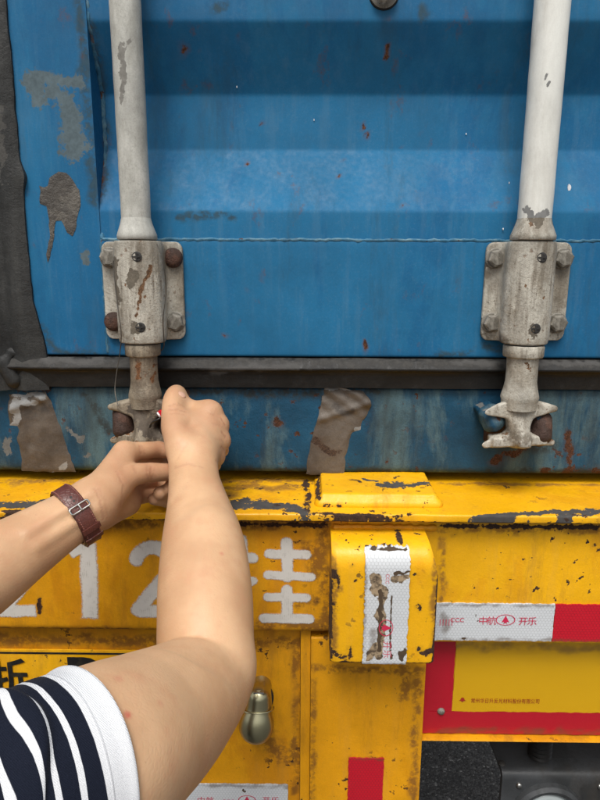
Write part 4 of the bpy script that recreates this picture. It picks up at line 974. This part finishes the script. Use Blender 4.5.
# chassis behind: rails, cross members, axles with wheels (under the container)
for x in (-.95, .12):
    obj('chassis_rail', *box(x, x+.13, .26, 5.9, z_fl0-.24, z_fl0-.0005, .004), YEL_DIRTY, trl)
for x in (-1.5, .70):
    obj('side_rail', *box(x, x+.07, .26, 5.9, z_fl0-.12, z_fl0-.0008, .004), YEL_DIRTY, trl)
for y in (.30, 1.9, 3.6, 5.5):
    obj('cross_member', *box(-1.6, .84, y, y+.09, z_fl0-.11, z_fl0-.0012, .004), YEL_DIRTY, trl)
wv = [(.27, -.12), (.40, -.135), (.49, -.125), (.515, -.09), (.52, 0), (.515, .09), (.49, .125), (.40, .135), (.27, .12)]
WV, WF = lathe([(r, h) for r, h in wv], 40); WV = np.c_[WV[:, 2], WV[:, 0], WV[:, 1]]
RV, RF = lathe([(.03, .05), (.10, .05), (.11, .02), (.22, .02), (.268, .11), (.272, -.11), (.10, -.11)][::-1], 32); RV = np.c_[RV[:, 2], RV[:, 0], RV[:, 1]]
TY = mesh('tyre', WV, WF, BLACK, 40, None, True); RM = mesh('rim', RV, RF, GREYPLATE, 40, None, True)
for y in (2.6, 3.9):
    obj('axle', *box(-1.45, .68, y-.06, y+.06, .46, .58, .01), BLACK, trl)
    for x in (-1.42, .66):
        wh = link('tyre', TY, trl, (x, y, .52)); link('rim', RM, wh, (x, y, .52))
    for x in (-.9, .17):
        obj('axle_hanger', *box(x, x+.04, y-.05, y+.05, .58, z_fl0-.24, .004), BLACK, trl)
for x in (-1.0, .15):
    obj('landing_leg', *merge(box(x, x+.10, 5.3, 5.4, .05, z_fl0-.24, .004), box(x-.06, x+.16, 5.22, 5.48, 0., .05, .004)), BLACK, trl)

# ================================================================== PERSON
TOWARD = lambda p: (CAM-p)/np.linalg.norm(CAM-p)
sh_r = dp(-173, 892, .31)
sh_l = sh_r+np.array((-.35, -.01, .0))
neck = (sh_r+sh_l)/2+[0, -.01, .06]
foot = np.array((neck[0], neck[1]-.06, 0))
person = thing('person', 'person in navy and white striped short-sleeved top reaching both arms to a container lock', 'person', foot)

# -- right arm
cuff = dp(84, 765, .392); elb = dp(203, 678, .537)
R_ = lambda u, v, d: dp(u, v, d)
lo = np.minimum.reduce([sh_r, cuff, elb, R_(150, 380, .8)])-.08; hi = np.maximum.reduce([sh_r, elb, R_(240, 380, .82), R_(260, 640, .55)])+.06
A = Field(lo, hi, .0017)
fa = [(193, 460, .708, .0270, 1.32), (194.5, 482, .688, .0275, 1.25), (198, 505, .668, .0320, 1.15), (203, 545, .633, .0412, 1.05), (205, 590, .597, .0442, 1.0), (205.5, 630, .566, .0430, 1.0)]
nR = TOWARD(R_(195, 480, .69))
d0 = (cuff-elb)/np.linalg.norm(cuff-elb); mid = R_(137, 734, .447)
up_ctl = cuff+(sh_r-cuff)*.5+d0*.012
A.chain([(R_(*p[:3]), p[3], p[4]) for p in fa]+[(elb, .0418, 1.), (R_(175, 707, .492), .0488, 1.), (mid, .0548, 1.), (cuff, .0570, 1.), (up_ctl, .0570, 1.), (sh_r, .056, 1.)], 8, .0012, nR)
A.cone(R_(214, 668, .545), R_(207, 683, .535), .034, .032, .012)                   # point of the elbow
A.cone(R_(222, 632, .560), R_(215, 560, .612), .018, .013, .014)    # outer forearm muscle
# hand: metacarpal block
wr = R_(193, 462, .706)
mc = [(211, 413, .756), (218, 425, .756), (220, 441, .750), (215, 457, .740)]
mr = [.0125, .0125, .0115, .0105]
for (u, v, d), r in zip(mc, mr):
    A.cone(wr+(R_(u, v, d)-wr)*.12, R_(u, v, d), .0185, r, .009)
A.cone(R_(186, 446, .725), R_(205, 432, .745), .017, .016, .012)
pip = [(211, 419, .800), (219, 433, .798), (221, 450, .788), (214, 465, .776)]
tipf = [(188, 424, .812), (196, 440, .812), (199, 456, .802), (197, 470, .79)]
tip2 = [(176, 431, .795), (181, 446, .795), (186, 460, .785), (188, 472, .775)]
for k in range(4):
    a_, b_, c_, d_ = R_(*mc[k]), R_(*pip[k]), R_(*tipf[k]), R_(*tip2[k]); r = [.0098, .0098, .0092, .0082][k]
    A.cone(a_, b_, r*1.12, r, .0035); A.cone(b_, c_, r, r*.9, .003); A.cone(c_, d_, r*.9, r*.78, .003)
    A.ell(a_+TOWARD(a_)*.0025, (mr[k]*.98,)*3, .006)
for k in range(3):
    p0, p1, p2 = [(R_(*a[k])+R_(*a[k+1]))/2 for a in (mc, pip, tipf)]; o_ = np.array((.0095, -.004, .003)); n0 = TOWARD(p0)*.006
    A.cone(p0+n0+o_*.5, p1+o_, .0016, .0034, .004, sub=True); A.cone(p1+o_, p2+o_*.4, .0034, .003, .003, sub=True)
# thumb laid along the top left, tip bending away
th = [(181, 446, .712, .0175), (174.5, 424, .733, .0150), (173.5, 404, .752, .0132), (176, 396, .765, .0128), (177, 394, .782, .0112)]
A.chain([(R_(*p[:3]), p[3], 1.) for p in th], 5, .001, None, .010)
A.cone(R_(180, 430, .735), R_(208, 413, .760), .015, .0125, .012); A.cone(R_(181, 406, .762), R_(206, 413, .764), .0105, .0115, .012); A.cone(R_(188, 428, .742), R_(212, 440, .748), .014, .013, .012)         # web to the index
# tendons over the back of the hand
for (u, v, d) in mc[:3]:
    A.cone(R_(196, 453, .7005), R_(u-2, v+2, d-.0145), .0022, .0034, .004)
AV, AF = A.mesh()

# -- left arm
elb_l = dp(300-.388/.51*FPX, 400+.223/.51*FPX, .51)
wl = R_(90, 505, .655)
lo = np.minimum.reduce([sh_l, elb_l, R_(60, 560, .6)])-.08; hi = np.maximum.reduce([sh_l, R_(175, 430, .78), R_(60, 430, .8)])+.05
B = Field(lo, hi, .0017)
ax = (wl-elb_l)/np.linalg.norm(wl-elb_l); nl = TOWARD(wl); nl = nl-ax*(nl@ax); nl /= np.linalg.norm(nl); sl = np.cross(ax, nl)
fr = lambda t: elb_l+(wl-elb_l)*t
ra = [(1.0, .0275, 1.34), (.88, .0280, 1.28), (.70, .0335, 1.15), (.45, .0425, 1.05), (.2, .0440, 1.0), (0, .0430, 1.0)]
B.chain([(fr(t), r, f_) for t, r, f_ in ra], 8, .0012, nl)
B.cone(elb_l, sh_l, .0430, .0560, .014)
for o_ in (-.009, .006): B.cone(fr(1.0)+nl*.017+sl*o_, fr(.72)+nl*.024+sl*o_, .0030, .003, .008)      # wrist tendons
# palm side faces the viewer
mc = [(124, 452, .712), (130, 466, .730), (134, 482, .735), (132, 498, .728)]; mr = [.0125, .0125, .0115, .0110]
for (u, v, d), r in zip(mc, mr): B.cone(wl+(R_(u, v, d)-wl)*.10, R_(u, v, d), .0180, r, .010)
B.cone(R_(98, 499, .662), R_(122, 478, .694), .0205, .0165, .012)        # ball of the thumb
B.cone(R_(102, 514, .672), R_(128, 504, .715), .0165, .0130, .012)        # heel of the hand
pip = [(158, 449.5, .748), (160, 462, .772), (160, 478, .775), (156, 494, .765)]
t1 = [(176, 452, .752), (178, 476, .758), (173, 489, .752), (167, 501, .748)]
t2 = [(188, 456, .742), (171, 487, .730), (160, 493, .724), (154, 499, .728)]
for k in range(4):
    a_, b_, c_, d_ = R_(*mc[k]), R_(*pip[k]), R_(*t1[k]), R_(*t2[k]); r = [.0098, .0100, .0094, .0084][k]
    B.cone(a_, b_, r*1.15, r, .0035); B.cone(b_, c_, r, r*.9, .0025); B.cone(c_, d_, r*.9, r*.85, .0025)
th = [(112, 487, .674, .0170), (130, 476, .690, .0132), (148, 472.5, .706, .0106), (153, 472.5, .710, .0108), (172, 472, .724, .0096)]
B.chain([(R_(*p[:3]), p[3], 1.) for p in th], 5, .001, None, .010)
B.cone(R_(116, 474, .695), R_(125, 456, .712), .012, .010, .012)
for u, v in ((155, 463), (157, 464)): pass
BV2, BF2 = B.mesh()

# -- head, neck, torso core (outside the picture, under the shirt)
hc = neck+np.array((0, .03, .17))
H = Field(neck-[.30, .22, .62], neck+[.30, .22, .34], .006)
H.ell(hc+[0, -.005, .02], (.076, .095, .098), .02); H.ell(hc+[0, .030, -.055], (.058, .062, .062), .03); H.cone(hc+[0, .094, .0], hc+[0, .112, -.030], .010, .015, .012)
for s_ in (-1, 1):
    H.ell(hc+[s_*.078, -.006, -.012], (.012, .020, .032), .008); H.ell(hc+[s_*.034, .080, .008], (.018, .014, .012), .008, sub=True); H.cone(hc+[s_*.012, .094, .024], hc+[s_*.05, .082, .026], .008, .006, .01)
    H.cone(neck+[0, -.01, .0], (sh_r if s_ > 0 else sh_l), .055, .055, .03)
H.ell(hc+[0, .092, -.062], (.024, .012, .006), .004); H.ell(hc+[0, .090, -.072], (.022, .012, .007), .004)
H.cone(neck+[0, -.015, -.02], hc+[0, -.02, -.05], .058, .052, .03)
H.ell(neck+[0, -.02, -.22], (.165, .105, .24), .04); H.ell(neck+[0, -.03, -.45], (.15, .10, .16), .04)
HV, HF = H.mesh()
V = np.vstack([AV, BV2, HV]); F = np.vstack([AF, BF2+len(AV), HF+len(AV)+len(BV2)])
# skin marks: R spots, G ruddiness, B creases with their shade painted in
W = np.zeros((len(V), 3))
def spot(c_, pt, r, s_=1.):
    d = np.linalg.norm(V-pt, axis=1); W[:, c_] = np.maximum(W[:, c_], s_*np.clip(1.5-d/r, 0, 1))
def surf(u, v, P):
    """first skin point the pixel sees"""
    d = (u-300)/FPX*_rt-(v-400)/FPX*_up+_fw; d /= np.linalg.norm(d); q_ = P-CAM; t = q_@d; e = np.linalg.norm(q_-t[:, None]*d, axis=1); m = e < .004
    return P[m][np.argmin(t[m])] if m.any() else np.array((9, 9, 9.))
spot(0, surf(133, 710, AV), .0022, .8); spot(0, surf(224, 551, AV), .0018, .45); spot(0, surf(121, 672, AV), .003, .25); spot(0, surf(166, 700, AV), .0022, .2)
for (u, v, d) in [(211, 413, .756), (218, 425, .756), (220, 441, .75), (175, 400, .76)]: spot(1, R_(u, v, d), .024, .6)
for (u, v, d) in [(150, 470, .706), (165, 472, .72), (158, 449, .748), (160, 485, .75), (172, 490, .76), (110, 495, .67), (135, 500, .72)]: spot(1, R_(u, v, d), .020, .7)
for (u, v, d) in [(193, 440, .73), (205, 425, .74), (180, 430, .73), (218, 455, .745), (222, 440, .75)]: spot(1, R_(u, v, d), .032, .55)
for (u, v, d) in [(125, 460, .70), (118, 480, .68), (135, 485, .72), (105, 505, .67)]: spot(1, R_(u, v, d), .030, .5)
def crease(pts, P, r=.0016, s_=1.):
    pts = resample(pts, 1.2, False); q_ = np.array([surf(u, v, P) for u, v in pts]); d = np.full(len(V), 9.)
    for p in q_: d = np.minimum(d, np.linalg.norm(V-p, axis=1))
    W[:, 2] = np.maximum(W[:, 2], s_*np.clip(1.35-d/r, 0, 1))
for c_, s_ in (([(150, 464), (151, 480)], .55), ([(154, 464), (154, 481)], .7), ([(157, 465), (157, 480)], .4), ([(118, 468), (127, 484), (124, 508)], .5), ([(97, 486), (104, 500), (106, 522)], .6), ([(101, 486), (109, 500), (110, 520)], .35),
              ([(142, 444), (144, 455)], .6), ([(145, 444), (147, 456)], .35), ([(133, 462), (139, 470)], .5), ([(128, 500), (138, 504)], .4)): crease(c_, BV2, s_=s_)
for c_, s_ in (([(167, 403), (176, 401), (186, 404)], .5), ([(167, 407), (177, 406), (187, 409)], .6), ([(168, 411), (177, 410), (186, 412)], .35), ([(172, 466), (186, 461), (203, 464)], .4), ([(208, 409), (216, 413)], .35), ([(215, 421), (223, 424)], .35), ([(218, 437), (226, 440)], .35),
              ([(224, 417), (228, 424)], .8), ([(225, 431), (229, 437)], .9), ([(224, 447), (228, 452)], .8), ([(219, 460), (223, 463)], .7), ([(186, 440), (180, 448), (176, 456)], .25)): crease(c_, AV, s_=s_)
body = obj('body', V, F, SKIN, person, 180, {'wear': W})
# thumb nail on the right hand
c = surf(183.5, 390.5, AV)
nn_ = np.array((.55, -.25, .80)); nn_ /= np.linalg.norm(nn_); t_ = np.cross(nn_, (0, 0, 1.)); t_ /= np.linalg.norm(t_); b_ = np.cross(nn_, t_)
f = Field(c-.016, c+.016, .0012); f.ell(c-nn_*.0016, (.0056, .0066, .0022), .001, np.array([t_, b_, nn_])); v_, f_ = f.mesh(); obj('thumb_nail', v_, f_, NAIL, person, 180)
# -- hair, eyes
K = Field(hc-[.12, .13, .12], hc+[.12, .13, .15], .006)
K.ell(hc+[0, -.012, .030], (.084, .100, .100), .02); K.ell(hc+[0, .10, -.045], (.12, .07, .085), .01, sub=True); K.ell(hc+[0, -.02, -.13], (.12, .12, .09), .01, sub=True)
for s_ in (-1, 1): K.ell(hc+[s_*.082, .0, -.03], (.02, .026, .04), .008, sub=True)
KV, KF = K.mesh(); KV += .008*(np.stack([fbm(KV+i*5, 50, 3) for i in range(3)], 1)-.5); obj('hair', KV, KF, HAIR, person, 180)
for s_ in (-1, 1):
    f = Field(hc-[.1, 0, .05], hc+[.1, .12, .05], .003); f.ell(hc+[s_*.034, .074, .006], (.014, .012, .011), .001); v_, f_ = f.mesh(); obj('eye', v_, f_, EYE, person, 180)
# -- shirt: torso plus two lofted sleeves
T = Field(neck-[.34, .24, .72], neck+[.34, .24, .06], .007)
T.ell(neck+[0, -.02, -.22], (.185, .122, .26), .05); T.ell(neck+[0, -.03, -.46], (.172, .118, .20), .05)
for s_, p in ((1, sh_r), (-1, sh_l)): T.cone(neck+[s_*.05, -.01, -.03], p, .052, .064, .03)
T.bx(neck+[0, -.03, -.72], (.4, .4, .10), 0, .004, sub=True); T.ell(neck+[0, .0, .03], (.068, .065, .055), .006, sub=True)
TV, TF = T.mesh()
def sleeve(cu, sh, el, r0, r1, ext, seed):
    d0 = (cu-el)/np.linalg.norm(cu-el); far = sh+(sh-cu)/np.linalg.norm(sh-cu)*.05
    path = smooth_path([cu-d0*.03, cu, cu+(sh-cu)*.5+d0*.012, sh, far], 24)[24:]; seg = np.r_[0, np.cumsum(np.linalg.norm(np.diff(path, axis=0), axis=1))]
    nt_, na = 130, 150; V = []; al = []; ext = min(ext, seg[-1])
    at_s = lambda x: np.array([np.interp(x, seg, path[:, i]) for i in range(3)])
    for i in range(nt_):
        s_ = ext*i/(nt_-1); c_ = at_s(s_); tg = at_s(max(s_-.012, 0))-at_s(min(s_+.012, seg[-1])); tg /= np.linalg.norm(tg); axs = tg if i else tg
        if i == 0: ax0 = tg
        e1 = np.array((0, 0, 1.))-axs*axs[2]; e1 /= np.linalg.norm(e1); e2 = np.cross(axs, e1)
        r = r0+(r1-r0)*s_/ext; fade = min(1, max(0, (s_-.012)/.03))
        for k in range(na):
            t = 2*math.pi*k/na; dn = -math.cos(t)
            ph = s_*150+1.6*math.sin(t*2+seed)+.8*math.sin(s_*45+t*3)
            fold = max(0, math.sin(ph))**1.6-.35                       # soft ridges with wide troughs
            w_ = .0062*fold*fade*(.25+.75*(math.sin(t*1.5+seed+s_*16))**2)+.0016*math.sin(t*3+seed+s_*25)
            lean = .006*fold*fade
            V.append(c_+(e1*math.cos(t)+e2*math.sin(t))*(r+w_+.004*max(0, dn)+.0018*math.exp(-(s_/.004)**2))+axs*(.002*math.sin(t*2+seed)+lean)); al.append(s_)
    axs = ax0; cu = at_s(0)
    F = [(i*na+k, i*na+(k+1) % na, (i+1)*na+(k+1) % na, (i+1)*na+k) for i in range(nt_-1) for k in range(na)]
    n_ = len(V)
    for j, (ds, dr) in enumerate(((-.0006, -.0012), (.002, -.0022), (.007, -.0026))):
        for k in range(na):
            p = V[k]; c_ = cu; ra_ = (p-c_)-axs*((p-c_)@axs); ra_ /= np.linalg.norm(ra_)
            V.append(p+ra_*dr-axs*ds); al.append(0)
    rings = [list(range(na))]+[[n_+j*na+k for k in range(na)] for j in range(3)]
    for a_, b_ in zip(rings[:-1], rings[1:]): F += [(a_[(k+1) % na], a_[k], b_[k], b_[(k+1) % na]) for k in range(na)]
    return np.array(V), np.array(F), np.array(al)
cu_l = sh_l+(elb_l-sh_l)*.5
S1 = sleeve(cuff, sh_r, elb, .0608, .0650, .22, .6); S2 = sleeve(cu_l, sh_l, elb_l, .060, .068, .19, 2.)
V = np.vstack([TV, S1[0], S2[0]]); F = [tuple(f) for f in TF]+[tuple(f+len(TV)) for f in S1[1]]+[tuple(f+len(TV)+len(S1[0])) for f in S2[1]]
al = np.r_[.03+np.abs(neck[2]+.1-TV[:, 2]), S1[2], S2[2]]
obj('shirt', V, F, SHIRT, person, 180, {'along': al})
# -- trousers and shoes
hip = neck+np.array((0, -.03, -.60))
L_ = Field((neck[0]-.30, neck[1]-.25, .02), (neck[0]+.30, neck[1]+.2, hip[2]+.12), .009)
L_.ell(hip, (.168, .115, .12), .04)
for s_ in (-1, 1):
    h_ = hip+[s_*.085, 0, -.05]; kn = np.array((neck[0]+s_*.11, neck[1]+.0, .48)); an = np.array((neck[0]+s_*.12, neck[1]-.05, .09))
    L_.cone(h_, kn, .095, .070, .03); L_.cone(kn, an, .070, .056, .02)
V, F = L_.mesh(); obj('trousers', V, F, DENIM, person, 180)
for s_ in (-1, 1):
    f = Field((neck[0]+s_*.12-.08, neck[1]-.18, -.01), (neck[0]+s_*.12+.08, neck[1]+.22, .15), .005)
    an = np.array((neck[0]+s_*.12, neck[1]-.05, .045)); f.cone(an+[0, -.05, 0], an+[0, .14, -.005], .040, .043, .02); f.cone(an, an+[0, 0, .05], .042, .045, .02); f.bx(an+[0, .05, -.065], (.2, .3, .02), 0, .001, sub=True)
    V, F = f.mesh(); obj('shoe', V, F, SHOE, person, 60)

# ================================================================== WATCH
wc = fr(.93)
watch = thing('wristwatch', 'brown leather wristwatch strap with steel buckle round the wrist by the yellow beam', 'watch', wc)
def ring_pt(t, off, along):      # t measured from the side nearest the viewer
    a_, b_ = .0288+off, .0288/1.31+off
    return wc+nl*b_*math.cos(t)+sl*a_*math.sin(t)+ax*along
def band(t0, t1, off, half, th_, nm, mat, par, n_=64, taper=0.):
    V = []; pr = [(-half, 0), (-half, th_*.7), (-half*.8, th_), (half*.8, th_), (half, th_*.7), (half, 0)]
    for i in range(n_+1):
        t = t0+(t1-t0)*i/n_; f_ = 1-taper*(i/n_)
        for a_, b_ in pr: V.append(ring_pt(t, off+b_, a_*f_))
    m = len(pr); F = [(i*m+j, i*m+(j+1) % m, (i+1)*m+(j+1) % m, (i+1)*m+j) for i in range(n_) for j in range(m)]+[tuple(range(m))[::-1], tuple(n_*m+j for j in range(m))]
    return obj(nm, np.array(V), F, mat, par, 40, None, True)
strap = band(-math.pi, math.pi, .0006, .0092, .0028, 'strap', LEATHER, watch, 96)
over = band(-.15, 1.9, .0040, .0086, .0024, 'strap_end', LEATHER, watch, 40, .1)
band(.55, .72, .0062, .0098, .0016, 'keeper_loop', LEATHER, watch, 10); band(.95, 1.12, .0062, .0098, .0016, 'keeper_loop', LEATHER, watch, 10)
# buckle frame
corner = [(-.02, -.0102), (.10, -.0102), (.13, -.0086), (.13, .0086), (.10, .0102), (-.02, .0102), (-.05, .0086), (-.05, -.0086), (-.02, -.0102), (.10, -.0102)]
path = []
for (a, b), (c_, d_) in zip(corner[:-1], corner[1:]):
    for k in range(5): path.append(ring_pt(a+(c_-a)*k/5-.14, .0072, b+(d_-b)*k/5))
obj('buckle', *tube(path, .0010, 8), STEEL, watch)
obj('buckle_pin', *tube([ring_pt(t-.14, .0084, 0) for t in (-.04, 0, .04, .08, .125)], .0009, 6), STEEL, watch)
for t in (-.55, -.38): 
    V, F = lathe([(.0011, 0), (.0011, .0004)], 10); 
    obj('strap_hole', *tube([ring_pt(t, .0030, 0), ring_pt(t, .0036, 0)], .0012, 10), DARKHOLE, watch)
for s_ in (-1, 1):
    for t0 in np.arange(-2.0, 2.0, .075):
        if -.35 < t0 < .15: continue
        o_ = .0056+.0012 if t0 > -.1 else .0036
        ha = .0076 if t0 < -.1 else .0071
        if .48 < t0 < .74 or .88 < t0 < 1.14 or t0 > 1.7: continue
        obj('stitch', *tube([ring_pt(t0, o_-.0004, s_*ha), ring_pt(t0+.025, o_, s_*ha), ring_pt(t0+.05, o_-.0004, s_*ha)], .00035, 5), STITCH, strap if t0 < -.1 else over)
# case on the far side
cc = wc-nl*(.0288/1.31+.006)
Rm = np.array([sl, ax, nl]).T
V, F = lathe([(.0195, -.005), (.020, -.003), (.020, .003), (.0185, .0045)], 36); obj('watch_case', V@Rm.T+cc, F, STEEL, watch, 40, None, True)
V, F = lathe([(.0175, -.0056), (.0175, -.0048)], 36); obj('dial', V@Rm.T+cc, F, BLACK, watch, 40, None, True)

# ================================================================== SEAL
sp0 = R_(163.5, 413, .752)
seal = thing('security_seal', 'small red and black security seal pinched between fingers at the lock', 'seal', sp0)
d_ = R_(172, 411, .765)-R_(160, 414, .748)
obj('seal_head', *tube([R_(159.5, 414, .752), R_(161, 413.5, .754), R_(176, 410, .775)], [.0040, .0046, .0046], 14), REDPL, seal, 50)
obj('seal_cap', *tube([R_(158.2, 415.5, .7515), R_(159.6, 414.6, .752)], [.0036, .0041], 14), WHITEP, seal, 50)
obj('seal_wire', *tube(smooth_path([R_(165, 416, .757), R_(158, 419.5, .750), R_(152, 423, .757), R_(150, 427, .772)], 6), .0012, 8), BLACK, seal)
obj('seal_tail', *tube(smooth_path([R_(166, 425, .757), R_(168.6, 438, .742), R_(169.8, 452, .735), R_(170.5, 470, .740)], 6), .0013, 8), REDPL, seal)
